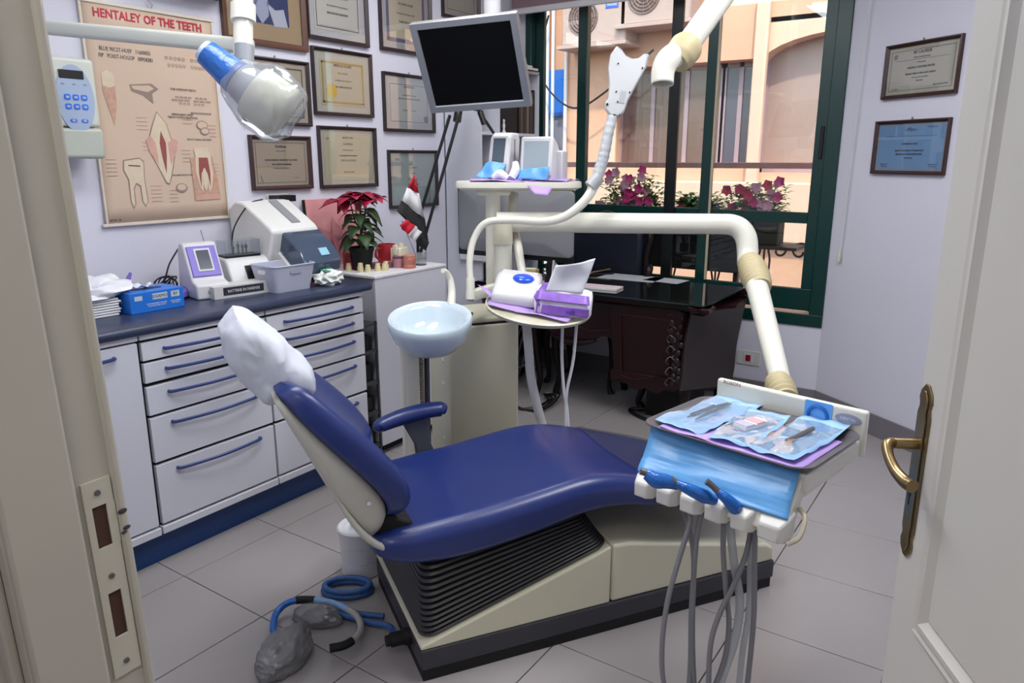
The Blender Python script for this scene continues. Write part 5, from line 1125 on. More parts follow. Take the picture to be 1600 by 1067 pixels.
# handpieces lying in the cradles (top-level), each with its hose
def handpiece(lb, path, rr, tip, hose, nm='dental_handpiece', wm=None):
    t = thing(nm, lb, 'handpiece', path[0], 0, 'handpieces in the table cradles')
    bm = BM(); tube(bm, path, rr, 14, k=5); obj('wrapped_grip', bm, wm or BLUEWRAP, t, world=True)
    if tip:
        bm = BM(); tube(bm, tip, [.0085, .0075, .0088], 12, k=3); obj('steel_head', bm, DKSTEEL, t, world=True)
    if hose:
        bm = BM(); tube(bm, hose, .0068, 10, k=8); obj('hose', bm, HOSE, t, world=True)
    return t
handpiece('leftmost handpiece in the cradles, blue wrapped, steel tip pointing left', [(-0.6643, 1.5541, 0.7628), (-0.641, 1.5588, 0.7504), (-0.6236, 1.5764, 0.7449), (-0.6047, 1.6045, 0.729)], [.014, .020, .018, .012], [(-0.6767, 1.5475, 0.7688), (-0.6645, 1.5544, 0.7643)], [(-0.6028, 1.6825, 0.6522), (-0.5922, 1.6756, 0.6048), (-0.6016, 1.6432, 0.518), (-0.6116, 1.6059, 0.4154), (-0.6095, 1.5767, 0.3127), (-0.595, 1.5583, 0.218), (-0.5668, 1.5591, 0.1355), (-0.5447, 1.5917, 0.1232), (-0.5499, 1.6271, 0.2123), (-0.5708, 1.6688, 0.3496), (-0.5865, 1.7086, 0.4731), (-0.6076, 1.7240, 0.5519), (-0.6278, 1.7217, 0.6112)])
handpiece('second handpiece from the left, long and blue wrapped with thin steel tip', [(-0.6025, 1.5894, 0.7404), (-0.5677, 1.6015, 0.7265), (-0.5437, 1.6260, 0.7082), (-0.5267, 1.6533, 0.6901)], [.010, .015, .018, .012], [(-0.6154, 1.5837, 0.7508), (-0.6027, 1.5897, 0.7419)], [(-0.5659, 1.6897, 0.6383), (-0.5727, 1.6817, 0.5811), (-0.5685, 1.6625, 0.4652), (-0.5527, 1.6386, 0.2989), (-0.5279, 1.6182, 0.132)])
handpiece('third handpiece from the left, curved blue wrap with grey steel neck raised up', [(-0.5124, 1.6326, 0.7257), (-0.4905, 1.6354, 0.7105), (-0.4758, 1.6523, 0.6877), (-0.471, 1.6709, 0.6678)], [.010, .014, .018, .013], [(-0.5385, 1.6219, 0.7495), (-0.5242, 1.6281, 0.7376), (-0.5094, 1.6337, 0.7227)], [(-0.5124, 1.6948, 0.6252), (-0.5064, 1.6887, 0.5451), (-0.491, 1.6831, 0.4452), (-0.4723, 1.6700, 0.3589), (-0.4697, 1.6460, 0.2726), (-0.4861, 1.6069, 0.1784)])
handpiece('rightmost handpiece, only its black end showing in the cradle', [(-0.4232, 1.6724, 0.6808), (-0.4268, 1.6905, 0.6789)], [.017, .014], None, [(-0.4428, 1.7281, 0.6033), (-0.4344, 1.7163, 0.5197), (-0.421, 1.7002, 0.389), (-0.4163, 1.6824, 0.2726), (-0.4141, 1.6624, 0.1549)], wm=MATBLK)
bm = BM(); tube(bm, [(-0.4538, 1.7336, 0.601), (-0.4581, 1.7177, 0.5326), (-0.4732, 1.6856, 0.4592), (-0.4927, 1.6514, 0.389), (-0.5005, 1.6229, 0.311), (-0.4893, 1.6000, 0.1627)], .0068, 10, k=8); tag(obj('hanging_hose', bm, HOSE), 'grey hose crossing diagonally in front of the other hoses under the table', 'hose')
bm = BM(); tube(bm, [(-0.5058, 1.7221, 0.61), (-0.4851, 1.7177, 0.5022), (-0.4624, 1.7157, 0.4017), (-0.46, 1.6889, 0.3064), (-0.4738, 1.6511, 0.2112), (-0.4763, 1.6258, 0.1318)], .0105, 12, k=8); tag(obj('clear_suction_hose', bm, glassy('hose_clear', '#d9dde0', .1, .15, .45)), 'translucent white suction hose hanging between the grey hoses', 'hose')
bm = BM(); tube(bm, [(-0.4587, 1.7448, 0.5787), (-0.4471, 1.7341, 0.4706), (-0.439, 1.7221, 0.3699), (-0.4421, 1.7042, 0.2669), (-0.4353, 1.6708, 0.1391)], .008, 12, k=8); tag(obj('clear_air_hose', bm, glassy('hose_clear', '#d9dde0', .1, .15, .45)), 'translucent hose behind the rightmost grey hose under the table', 'hose')

LA = thing('lamp_arm', 'thick cream pipe with ring collar ending in an open elbow before the window', 'lamp arm', (-0.9181, 2.8403, 2.1766))
bm = BM(); tube(bm, [(-0.8552, 2.9289, 2.3304), (-0.9697, 2.7451, 2.0581), (-1.0532, 2.6041, 1.8591)], .0415, 24, k=1); obj('upper_pipe', bm, CREAMW, LA, world=True)
bm = BM(); tube(bm, [(-1.0410, 2.6279, 1.8901), (-1.0445, 2.6151, 1.8764), (-1.0567, 2.5914, 1.8454), (-1.0630, 2.5749, 1.8254)], [.050, .058, .056, .046], 26, k=4); obj('ring_collar', bm, JOINT, LA, world=True)
bm = BM(); tube(bm, [(-1.0512, 2.5991, 1.8584), (-1.0707, 2.5627, 1.8434), (-1.0817, 2.5359, 1.8207), (-1.0867, 2.5236, 1.7908), (-1.0826, 2.5137, 1.7480)], [.040, .041, .040, .038, .037], 24, k=6, cap=False); obj('elbow', bm, CREAMW, LA, world=True, solid=.003)
q = Vector((-0.8552, 2.9289, 2.3304)); bm = BM(); tube(bm, [(q.x, q.y, 2.90), (q.x, q.y, q.z - .03)], .045, 24, k=1); obj('ceiling_post', bm, CREAMW, LA, world=True)
# ================================================================ ON THE PLATFORM
def onp(x, y, z=.010): return TP @ Vector((x, y, z))
t = thing('platform_napkin', 'lilac paper sheet under the two screen devices on the upper platform', 'napkin', onp(0, 0), R(34.2))
bm = BM(); sheet(bm, (-.19, -.12, .002), (.18, -.12, .002), (.26, .11, .002), (-.20, .12, .002), 14, .008, 14, 7); obj('paper', bm, LILAC, t, solid=.001)
bm = BM(); sheet(bm, (.02, -.12, .002), (.15, -.10, .004), (.11, -.165, -.05), (.06, -.16, -.045), 6, .003); obj('hanging_corner', bm, LILAC, t, solid=.001)
t = thing('curing_monitor', 'tall slim white device with small dark screen on the platform, blue film at its foot', 'device', onp(-.065, .03), (0, 0, R(34.2 - 22)))
pf = [(-.055, 0), (.06, 0), (.085, .17), (.07, .19), (.01, .19), (-.02, .17), (-.05, .055)]
bm = BM(); prism(bm, [(y, z) for y, z in pf], 'x', -.045, .045); obj('body', bm, PLAST, t, bev=.010, seg=3)
sl = Matrix.Translation((0, -.030, .115)) @ Matrix.Rotation(R(-15), 4, 'X')
bm = BM(); box(bm, -.036, .036, -.008, .004, -.055, .065, M=sl); f_ = obj('screen_frame', bm, PLAST, t, bev=.006)
bm = BM(); box(bm, -.026, .026, -.0095, -.006, -.045, .052, M=sl); obj('screen', bm, mat('lcd_dark', '#4d5a66', .15), f_)
obj('side_strip', bx(.0445, .0465, .015, .028, .06, .165), GREYP, t)
bm = BM(); sheet(bm, (-.075, -.085, .012), (.03, -.09, .012), (.04, -.048, .065), (-.05, -.045, .07), 12, .015, 22, 3); obj('blue_film', bm, BLUEFILM, t, solid=.0008)
bm = BM(); tube(bm, [(-.0, -.10, .015), (.03, -.095, .03), (.06, -.09, .012)], [.010, .018, .012], 12); tube(bm, [(.075, -.085, .015), (.085, -.07, .045), (.08, -.06, .075)], [.016, .018, .012], 12); obj('wrapped_lead', bm, mat('wrap_white', '#e0e2e6', .4, bump=.4, bscale=60), t)
t = thing('display_unit', 'boxy white device with large grey screen at the right of the platform', 'device', onp(.085, -.02), (0, 0, R(34.2 - 20)))
pf = [(-.055, 0), (.085, 0), (.085, .10), (.05, .145), (-.005, .17), (-.03, .165), (-.055, .03)]
bm = BM(); prism(bm, [(y, z) for y, z in pf], 'x', -.06, .062); obj('body', bm, PLAST, t, bev=.008, seg=3)
sl = Matrix.Translation((0, -.045, .093)) @ Matrix.Rotation(R(-9), 4, 'X')
bm = BM(); box(bm, -.065, .067, -.008, .012, -.075, .080, M=sl); f_ = obj('bezel', bm, PLAST, t, bev=.008)
bm = BM(); box(bm, -.050, .052, -.0095, -.006, -.055, .062, M=sl); obj('screen', bm, mat('lcd_pale', '#98a5ac', .15), f_)
bm = BM(); sheet(bm, (-.075, -.078, .008), (.06, -.082, .008), (.064, -.066, .055), (-.07, -.062, .045), 12, .012, 22, 9); obj('blue_film', bm, BLUEFILM, t, solid=.0008)
obj('rear_box', bx(-.03, .085, .03, .11, .0, .12), PLAST, t, bev=.006)

# on the round shelf
def ons(x, y, z): return TS @ Vector((x, y, z))
rsh = TS.to_euler()
t = thing('shelf_napkin', 'lilac paper napkin on the round shelf under the tissues', 'napkin', ons(0, 0, .008), tuple(rsh))
bm = BM(); sheet(bm, (-.19, -.06, .0), (.10, -.15, .0), (.20, .06, .006), (-.17, .12, .0), 14, .008, 12, 11); obj('paper', bm, LILAC, t, solid=.001)
bm = BM(); sheet(bm, (-.235, .03, .045), (-.15, -.05, .004), (-.08, -.10, .0), (-.16, .05, .01), 6, .004); obj('raised_corner', bm, LILAC, t, solid=.001)
t = thing('button_device', 'rounded white device with big blue button on the round shelf', 'device', ons(-.085, .03, .012), (rsh.x, rsh.y, rsh.z + R(-8)))
pf = [(-.085, 0), (.10, 0), (.10, .075), (.085, .085), (.03, .085), (-.06, .055), (-.085, .045)]
bm = BM(); prism(bm, [(y, z) for y, z in pf], 'x', -.085, .085); obj('case', bm, PLAST, t, bev=.02, seg=4)
bm = BM(); ball(bm, (.02, .02, .078), .042, (1, .85, .38), 24); obj('button', bm, mat('dome_blue', '#1d56e0', .18, coat=.5), t)
VP_ = mat('tissue_violet', '#8d62c4', .35, var=.35, scale=40); WP_ = mat('tissue_film', '#ebe9ef', .3, var=.02)
t = thing('tissue_pack', 'purple and white soft pack of tissues with one tissue pulled out, on the round shelf', 'tissue pack', ons(.088, -.045, .012), (rsh.x, rsh.y, rsh.z + R(-6)))
bm = BM(); 
rings = []
for x, k in ((-.105, .55), (-.10, .85), (-.08, .98), (-.03, 1), (.03, 1), (.08, .98), (.10, .85), (.105, .55)):
    rings.append([(x, y * k, .038 + (z - .038) * k) for y, z in [(-.062, .004), (.06, .004), (.066, .03), (.06, .06), (.03, .085), (.0, .092), (-.035, .08), (-.062, .05), (-.068, .03)]])
loft(bm, rings); bmesh.ops.subdivide_edges(bm, edges=bm.edges, cuts=1)
for v in bm.verts: v.co += Vector((0, 0, noise.noise(v.co * 40) * .004)) + Vector((0, noise.noise(v.co * 30 + Vector((4, 4, 4))) * .004, 0))
pk = obj('pack', bm, WP_, t, ang=50)
for (x0, x1, z0, z1) in ((-.095, -.088, .01, .05), (-.075, .095, .012, .045)):
    bm = BM(); sheet(bm, (x0, -.0725, z0), (x1, -.0725, z0), (x1, -.0705, z1), (x0, -.0705, z1), 8, .0015, 40); obj('violet_panel', bm, VP_, pk, solid=.001)
bm = BM(); sheet(bm, (-.10, -.066, .058), (.095, -.066, .058), (.09, -.040, .082), (-.10, -.040, .082), 10, .002, 30); obj('violet_band', bm, VP_, pk, solid=.002)
bm = BM(); sheet(bm, (-.11, -.05, .062), (-.085, -.068, .03), (-.05, -.02, .112), (-.08, .0, .10), 5, .004, 40); obj('violet_flap', bm, VP_, pk, solid=.001)
text('lettering', 'soft', .022, mat('tissue_blue', '#3c3fa8', .4), pk, (.03, -.0745, .027))
bm = BM(); sheet(bm, (-.07, -.03, .085), (.06, -.005, .085), (.095, .0, .215), (-.045, -.02, .180), 16, .025, 12, 5); obj('tissue', bm, mat('tissue_white', '#eceef2', .85, var=.01), t, solid=.0012)

# ================================================================ SUSPENDED MONITOR
t = thing('dental_monitor', 'silver framed flat monitor hung from the ceiling over the chair, black screen tilted down', 'monitor', (-1.761, 2.323, 1.834), (.476, -.047, .305))
SIL = mat('silver_plastic', '#8c9096', .35, metal=.3, var=.03)
bm = BM(); box(bm, -.205, .205, 0, .030, -.17, .17); obj('casing', bm, mat('silver_dark', '#77706f', .4), t, bev=.006)
bm = BM()
rings = []
for d, y in ((0, .004), (.001, -.004), (.026, -.006), (.029, .0)): rings.append([(-.205 + d, y, -.17 + d * (1.0)), (.205 - d, y, -.17 + d), (.205 - d, y, .17 - d * .85), (-.205 + d, y, .17 - d * .85)])
loft(bm, rings, cap=False); bz = obj('bezel', bm, SIL, t, ang=20)
obj('screen', bx(-.178, .178, -.001, .002, -.142, .147), mat('screen_black', '#030407', .35, var=0, spec=.15), t)
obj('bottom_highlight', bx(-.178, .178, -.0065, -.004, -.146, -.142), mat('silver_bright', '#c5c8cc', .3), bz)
obj('power_mark', bx(-.008, .008, -.0068, -.005, -.163, -.153), GREYP, bz, bev=.001)
obj('rear_shell', bx(-.13, .13, .028, .055, -.10, .10), mat('silver_dark', '#77706f', .4), t, bev=.01)
bm = BM(); tube(bm, [(-1.79, 2.50, 2.75), (-1.79, 2.50, 1.95)], .032, 20, k=1); tube(bm, [(-1.79, 2.50, 1.97), (-1.775, 2.40, 1.88)], .025, 14, k=1); obj('ceiling_pole', bm, PLAST, t, world=True)
bm = BM(); ball(bm, (-1.775, 2.472, 2.02), .006, seg=8); obj('pole_screw', bm, BLACK, t, world=True)
TD = thing('tripod_stand', 'thin black tripod stand leaning behind the monitor, its legs running down behind the flags', 'stand', (-2.85, 3.45, 0))
bm = BM(); tube(bm, [(-2.7840, 3.5680, 1.8533), (-2.7824, 3.5261, 1.7091)], .024, 12, k=1); obj('clamp', bm, BLACK, TD, world=True)
for a, b in (((-2.7439, 3.5021, 1.7494), (-2.8750, 3.2791, 0.9663)), ((-2.8212, 3.5105, 1.7452), (-2.9333, 3.3248, 1.1271)), ((-2.6789, 3.6115, 1.7596), (-2.5838, 3.6560, 1.6087))):
    a, b = Vector(a), Vector(b); d = (b - a); e = a + d * ((a.z - .01) / (a.z - b.z)) if a.z - b.z > .35 else b + d * 1.5
    if e.z < .02 : e = a + d * ((a.z - .01) / (a.z - b.z))
    e = Vector((b.x, max(b.y, 3.2), .01)) if b.z < 1.3 else Vector((b.x + .05, b.y - .05, .01))
    bm = BM(); tube(bm, [a, b, e], .0095, 8, k=1); obj('leg', bm, BLACK, TD, world=True)
bm = BM(); tube(bm, [(-2.7765, 3.5570, 1.7992), (-2.6747, 3.6186, 1.7740)], .012, 8, k=1); tube(bm, [(-2.6799, 3.6130, 1.7668), (-2.6545, 3.6213, 1.6951)], .018, 10, k=1); obj('clip', bm, BLACK, TD, world=True)

# ================================================================ BOOKCASE IN THE CORNER
BC = thing('bookcase', 'tall white bookcase in the corner left of the window, books inside', 'bookcase', (-2.95, 4.12, 0))
bm = BM(); box(bm, -3.095, -2.81, 3.79, 3.808, 0, 2.055); box(bm, -3.095, -2.81, 4.445, 4.463, 0, 2.055); box(bm, -3.095, -2.81, 3.985, 4.0, .0, 2.05); box(bm, -3.095, -2.81, 3.79, 4.463, 2.045, 2.062)
obj('panel', bm, WHITE, BC, world=True)
obj('back_panel', bx(-3.097, -3.088, 3.79, 4.46, 0, 2.05), WHITE, BC, world=True)
for z in (.05, .45, .85, 1.24, 1.645): 
    bm = BM(); box(bm, -3.09, -2.815, 3.81, 3.985, z, z + .018); box(bm, -3.09, -2.808, 4.0, 4.445, z, z + .018); obj('shelf', bm, WHITE, BC, world=True)
bcols = ['#2a1b18', '#5a4a44', '#1c1c20', '#3a2a26', '#7a6a60', '#2a2024', '#423630', '#191718']
for i in range(8):
    y = 4.245 + i * .024; h = .27 + .03 * ((i * 7) % 3) / 2
    t = thing('book', ['dark brown book, first of the row of tall books from the left', 'grey brown book, second in the row of tall books', 'black book, third in the row of tall books', 'dark brown book, fourth in the row of tall books', 'pale taupe book, fifth in the row of tall books', 'blackish book, sixth in the row of tall books', 'brown grey book, seventh in the row of tall books', 'black book at the right end of the row of tall books'][i], 'book', (-2.92, y + .011, 1.663), 0, 'tall books on the bookcase shelf')
    c_ = mat('book_' + bcols[i][1:], bcols[i], .5)
    bm = BM(); box(bm, -.09, .09, -.011, -.009, 0, h); box(bm, -.09, .09, .009, .011, 0, h); box(bm, .088, .091, -.011, .011, 0, h); obj('cover', bm, c_, t)
    obj('pages', bx(-.086, .086, -.009, .009, .004, h - .004), PAPER, t)
t = thing('black_box_file', 'black box file on the bookcase shelf behind the monitor', 'box', (-2.93, 4.11, 1.663)); obj('body', bx(-.11, .10, -.095, .115, 0, .30), MATBLK, t, bev=.004)
t2 = thing('small_figurine', 'tiny white figurine standing before the black box file on the shelf', 'figurine', (-2.822, 4.06, 1.663)); bm = BM(); lathe(bm, [(0, 0), (.014, 0), (.006, .02), (.010, .045), (.005, .06), (.008, .075), (0, .085)], n=12); obj('body', bm, PLAST, t2)
for i, (h, c, lb) in enumerate(((.018, '#6a3f3a', 'red brown flat book, lowest on top of the bookcase'), (.016, '#d8d4cc', 'white flat book in the middle of the pile on the bookcase'), (.014, '#8a6a62', 'pale brown flat book, topmost of the pile on the bookcase'))):
    z = 2.062 + [0, .018, .034][i]
    t = thing('flat_book', lb, 'book', (-2.90, 4.22, z), .05 * i, 'books lying on top of the bookcase'); obj('cover', bx(-.10, .12 - .02 * i, -.16, .18 - .03 * i, 0, h), mat('flat_' + c[1:], c, .5), t, bev=.002); obj('pages', bx(-.098, .121 - .02 * i, -.158, .178 - .03 * i, .003, h - .003), PAPER, t)

# ================================================================ DESK AND WHAT IS ON AND BEHIND IT
DK = thing('desk', 'dark mahogany desk with carved corners, curved legs and glass top below the window', 'desk', (-2.15, 4.05, 0))
x0, x1, y0, y1 = -2.79, -1.27, 3.66, 4.42
def scal(x0, x1, y0, y1, e):
    P = []
    for cx, cy, sx, sy in ((x1, y0, 1, -1), (x1, y1, 1, 1), (x0, y1, -1, 1), (x0, y0, -1, -1)):
        q = [(cx + sx * e, cy - sy * .10), (cx + sx * (e - .012), cy - sy * .06), (cx + sx * (e + .012), cy - sy * .025), (cx + sx * (e + .008), cy + sy * (e + .008)), (cx - sx * .025, cy + sy * (e + .012)), (cx - sx * .06, cy + sy * (e - .012)), (cx - sx * .10, cy + sy * e)]
        P += q if sx * sy < 0 else q[::-1]
    return P
bm = BM(); A_ = scal(x0, x1, y0, y1, .0); n_ = len(A_)
loft(bm, [[(x, y, .700) for x, y in scal(x0, x1, y0, y1, -.045)], [(x, y, .712) for x, y in scal(x0, x1, y0, y1, -.02)], [(x, y, .722) for x, y in scal(x0, x1, y0, y1, -.012)], [(x, y, .73) for x, y in scal(x0, x1, y0, y1, .004)], [(x, y, .742) for x, y in scal(x0, x1, y0, y1, .006)], [(x, y, .750) for x, y in scal(x0, x1, y0, y1, -.008)]])
obj('desk_top', bm, MAHOG, DK, world=True, ang=25)
bm = BM(); box(bm, x0 + .03, x1 - .03, y0 + .03, y1 - .03, .7505, .757); obj('glass_top', bm, mat('desk_glass', '#161a18', .04, var=.3, scale=3, coat=1.0, spec=.8), DK, world=True, bev=.001)
bm = BM(); box(bm, x0 + .027, x1 - .027, y0 + .027, y0 + .031, .7505, .7575); box(bm, x1 - .031, x1 - .027, y0 + .03, y1 - .03, .7505, .7575); obj('glass_edge', bm, mat('glass_edge', '#24332e', .15), DK, world=True)
def apron(xa, xb, zl, amp, y, m, nm, th=.03, zt_=.705):
    P = [(xa, zt_), (xb, zt_)]; k = 18
    for i in range(k + 1):
        u = 1 - i / k; P.append((xa + (xb - xa) * u, zl - amp * math.cos(2 * PI * u) * (1) + amp * .6 * math.cos(6 * PI * u)))
    b = BM(); prism(b, P, 'y', y, y + th); return obj(nm, b, m, DK, world=True, bev=.004)
# right pedestal, bombe front; left pedestal the same
for (pa, pb) in ((-1.86, -1.47), (-2.76, -2.66)):
    b = BM(); rings = []
    for z, e in ((.22, -.02), (.30, .0), (.42, .012), (.55, .03), (.66, .045), (.705, .05)):
        rings.append([(pa - e * .3, 3.80 - e, z), (pb + e * .5, 3.80 - e, z), (pb + e * .5 + (.20 if pb > -2 else .0), 4.05, z), (pb + .14 + e if pb > -2 else pb, 4.36, z), (pa, 4.36, z)])
    loft(b, rings); obj('pedestal', b, MAHOG, DK, world=True, ang=30)
    b = BM(); W0 = [(pa + .05, .27), (pa + .12, .255), (pa + .2, .275), (pb - .12, .30), (pb - .04, .295), (pb - .04, .65), (pa + .05, .65)]
    def ring_off(k): cx = sum(p[0] for p in W0) / 7; cz = sum(p[1] for p in W0) / 7; return [(cx + (p[0] - cx) * k, cz + (p[1] - cz) * k) for p in W0]
    rings = []
    for k, dy in ((1, 0), (.985, -.007), (.965, -.007), (.95, 0)): rings.append([(x, 3.795 - .045 * max(0, (z - .42) / .28) + dy, z) for x, z in ring_off(k)])
    loft(b, rings, cap=False); obj('panel_moulding', b, mat('panel_red', '#3a1116', .35), DK, world=True)
    apron(pa - .02, pb + .04, .225, -.022, 3.795, MAHOG, 'lower_apron', .03, .30)
apron(-2.44, -1.84, .46, -.025, 3.80, MAHOG, 'knee_apron')
b = BM(); tube(b, [(-2.38, 3.797, .53), (-2.25, 3.797, .515), (-2.14, 3.797, .53), (-2.03, 3.797, .515), (-1.9, 3.797, .53)], .004, 6); obj('apron_moulding', b, mat('panel_red', '#3a1116', .35), DK, world=True)
b = BM(); tube(b, [(-2.30, 3.80, .455), (-2.22, 3.79, .435), (-2.14, 3.79, .428), (-2.06, 3.79, .435), (-1.98, 3.80, .455)], [.008, .018, .026, .018, .008], 8); obj('carved_shell', b, DKWOOD, DK, world=True)
def cab_leg(x, y, ztop, sx, sy):
    b = BM(); tube(b, [(x, y, ztop), (x + sx * .03, y + sy * .02, ztop * .75), (x + sx * .015, y, ztop * .45), (x - sx * .01, y, ztop * .2), (x + sx * .012, y + sy * .008, .03), (x + sx * .02, y + sy * .012, .0)], [.038, .036, .022, .017, .024, .020], 10)
    obj('leg', b, DKWOOD, DK, world=True)
for x, y, zt_, sx, sy in ((-1.785, 4.02, .30, 1, -1), (-2.06, 4.34, .70, 1, 1), (-2.36, 4.0, .66, -1, 1), (-2.44, 3.90, .62, -1, -1), (-1.47, 3.87, .30, 1, -1), (-2.83, 3.87, .30, -1, -1), (-1.40, 4.32, .5, 1, 1), (-2.83, 4.32, .5, -1, 1)): cab_leg(x, y, zt_, sx, sy)
# carved bronze ornament on the near right corner
ORN = mat('carved_bronze', '#33292a', .35, metal=.4, var=.3, scale=60)
b = BM()
for i in range(26):
    z = .66 - i * .0155; w = .030 if i < 12 else .018
    a = i * 1.9
    ball(b, (-1.478 + w * math.cos(a), 3.765 + .045 * (0.66 - z) / .44 - .0 + .006 * math.sin(a), z), .012 + .004 * (i % 3), (1, .7, 1.2), 8)
    if i % 4 == 0: tube(b, [(-1.478, 3.76 + .04 * (.66 - z) / .44, z), (-1.478 - .03, 3.755 + .04 * (.66 - z) / .44, z + .02), (-1.478 - .045, 3.76, z - .005), (-1.478 - .03, 3.76, z - .02)], .005, 6)
obj('carved_ornament', b, ORN, DK, world=True)
b = BM(); rings = []
for z, e in ((.25, .0), (.35, .01), (.46, .012), (.56, .02), (.66, .035), (.70, .04)): rings.append([(-1.435 + e, 3.765, z), (-1.235 + e * .9, 4.04, z), (-1.255 + e * .9, 4.06, z), (-1.455 + e, 3.785, z)])
loft(b, rings); obj('side_panel', b, mat('side_sheen', '#2a2426', .3, coat=.2), DK, world=True)
zd = .7575
def dthing(nm, lb, cat, x, y, rot=0, z=zd, grp=None): return thing(nm, lb, cat, (x, y, z), rot, grp)
# computer on the desk seen from behind
IM = dthing('desktop_computer', 'large grey backed all in one computer on the desk, seen from behind', 'computer', -2.55, 3.74, 0, zd)
SILV = mat('computer_grey', '#8f9296', .4, metal=.25, var=.03)
cA, cB, cC, cD = [Vector(q) for q in ((-2.9593, 3.7400, 1.3635), (-2.1328, 3.7400, 1.3164), (-2.1243, 3.7400, 0.9342), (-2.9597, 3.7400, 0.8846))]
xa, xb = cA.x, cC.x; za, zb = .935, 1.32
b = BM(); rr = rrect(xb - xa, zb - za, .025, 5, (xa + xb) / 2, (za + zb) / 2); loft(b, [[(x, 3.765, z) for x, z in rr], [(x, 3.755, z) for x, z in rr], [((xa + xb) / 2 + (x - (xa + xb) / 2) * .985, 3.745, (za + zb) / 2 + (z - (za + zb) / 2) * .98) for x, z in rr], [((xa + xb) / 2 + (x - (xa + xb) / 2) * .6, 3.715, (za + zb) / 2 + (z - (za + zb) / 2) * .6) for x, z in rr]])
obj('rear_shell', b, SILV, IM, world=True, ang=25)
obj('black_rim', bx(xa - .015, xb - .0, 3.763, 3.772, za - .03, zb + .005), BLACK, IM, world=True, bev=.004)
obj('chin', bx(xa - .0, xa + .40, 3.755, 3.771, za - .065, za - .03), PLAST, IM, world=True, bev=.003)
obj('socket_recess', bx(-2.50, -2.46, 3.70, 3.725, .95, 1.01), MATBLK, IM, world=True)
b = BM(); box(b, -2.64, -2.46, 3.73, 3.74, zd, .95); box(b, -2.66, -2.44, 3.70, 3.86, zd, zd + .008); obj('stand', b, SILV, IM, world=True, bev=.003)
t = dthing('yellow_box', 'small yellow and orange patterned box behind the tissues on the desk', 'box', *(-2.3687, 3.6827, 0.7575)[:2], .3); obj('body', bx(-.045, .045, -.03, .03, 0, .105), mat('box_yellow', '#b3a45a', .5, var=.3, scale=30), t, bev=.002); obj('orange_print', bx(-.04, .005, -.0308, -.03, .01, .08), mat('box_orange', '#b9652a', .5, var=.3, scale=50), t); obj('white_top', bx(-.035, .035, -.02, .02, .105, .112), PAPER, t, bev=.003)
t = dthing('pen_cup', 'dark cup with black and silver pens on the desk', 'pen holder', *(-2.2241, 3.6729, 0.7575)[:2]); b = BM(); lathe(b, [(0, 0), (.035, 0), (.036, .08), (.033, .08), (.032, .005), (0, .005)], n=20); obj('cup', b, BLACK, t)
for a, l_, m_ in ((-.5, .15, BLACK), (-.2, .16, MATBLK), (.25, .17, PLAST), (.45, .16, STEEL), (.1, .15, BLACK), (.6, .15, PLAST)):
    b = BM(); tube(b, [(0, 0, .01), (math.sin(a) * l_ * .45, .01 * a, l_)], .006, 8, k=1); obj('pen', b, m_, t)
t = dthing('paper_sheet', 'pale sheet of paper under the glass edge in the middle of the desk', 'paper', *(-2.0243, 4.3318, 0.7575)[:2], .05); obj('sheet', bx(-.19, .19, -.11, .12, 0, .0008), mat('sheet_grey', '#b9bcbc', .5), t)
t = dthing('paper_sheet', 'right hand pale sheet of paper lying on the desk glass', 'paper', *(-1.7964, 4.3619, 0.7575)[:2], -.1); obj('sheet', bx(-.12, .12, -.08, .09, 0, .0008), mat('sheet_grey', '#b9bcbc', .5), t)
t = dthing('pink_notepad', 'pink and white striped printed pad at the near edge of the desk', 'notepad', *(-2.0092, 3.8725, 0.7575)[:2], .1); obj('pad', bx(-.13, .13, -.06, .06, 0, .012), PAPER, t, bev=.001)
for k in range(4): obj('pink_stripe', bx(-.125, .125, -.055 + k * .028, -.042 + k * .028, .012, .0126), mat('stripe_pink', '#d4b0b8', .6), t)
t = dthing('mobile_phone', 'dark phone with gold edge leaning on a wallet on the desk', 'phone', *(-2.2709, 4.3619, 0.7575)[:2], R(50)); obj('wallet', bx(-.09, .09, -.05, .05, 0, .012), BLACK, t, bev=.004); b = BM(); box(b, -.075, .075, -.035, .035, .0, .009, M=Matrix.Translation((0, 0, .02)) @ Matrix.Rotation(R(-8), 4, 'Y')); obj('phone', b, mat('gold_edge', '#8f7a58', .25, metal=.7), t, bev=.003); b = BM(); box(b, -.068, .068, -.030, .030, .009, .010, M=Matrix.Translation((0, 0, .02)) @ Matrix.Rotation(R(-8), 4, 'Y')); obj('screen', b, BLACK, t)
t = dthing('keyboard', 'grey tilted keyboard at the left end of the desk', 'keyboard', -2.56, 3.98, .1); obj('base', bx(-.2, .2, -.07, .07, 0, .02), GREYP, t, bev=.003)
b = BM(); [box(b, -.19 + i * .027, -.168 + i * .027, -.055 + j * .028, -.032 + j * .028, .02, .025) for i in range(14) for j in range(4)]; ko = obj('keys', b, DKGREY, t); ko['kind'] = 'stuff'
t = dthing('desk_papers', 'loose dark and white papers left of the columns on the desk', 'paper', -2.30, 3.80, -.15); obj('folder', bx(-.15, .15, -.08, .08, 0, .015), BLACK, t, bev=.002); obj('top_sheet', bx(-.08, .1, -.06, .05, .015, .017), mat('sheet_grey', '#b9bcbc', .5), t)
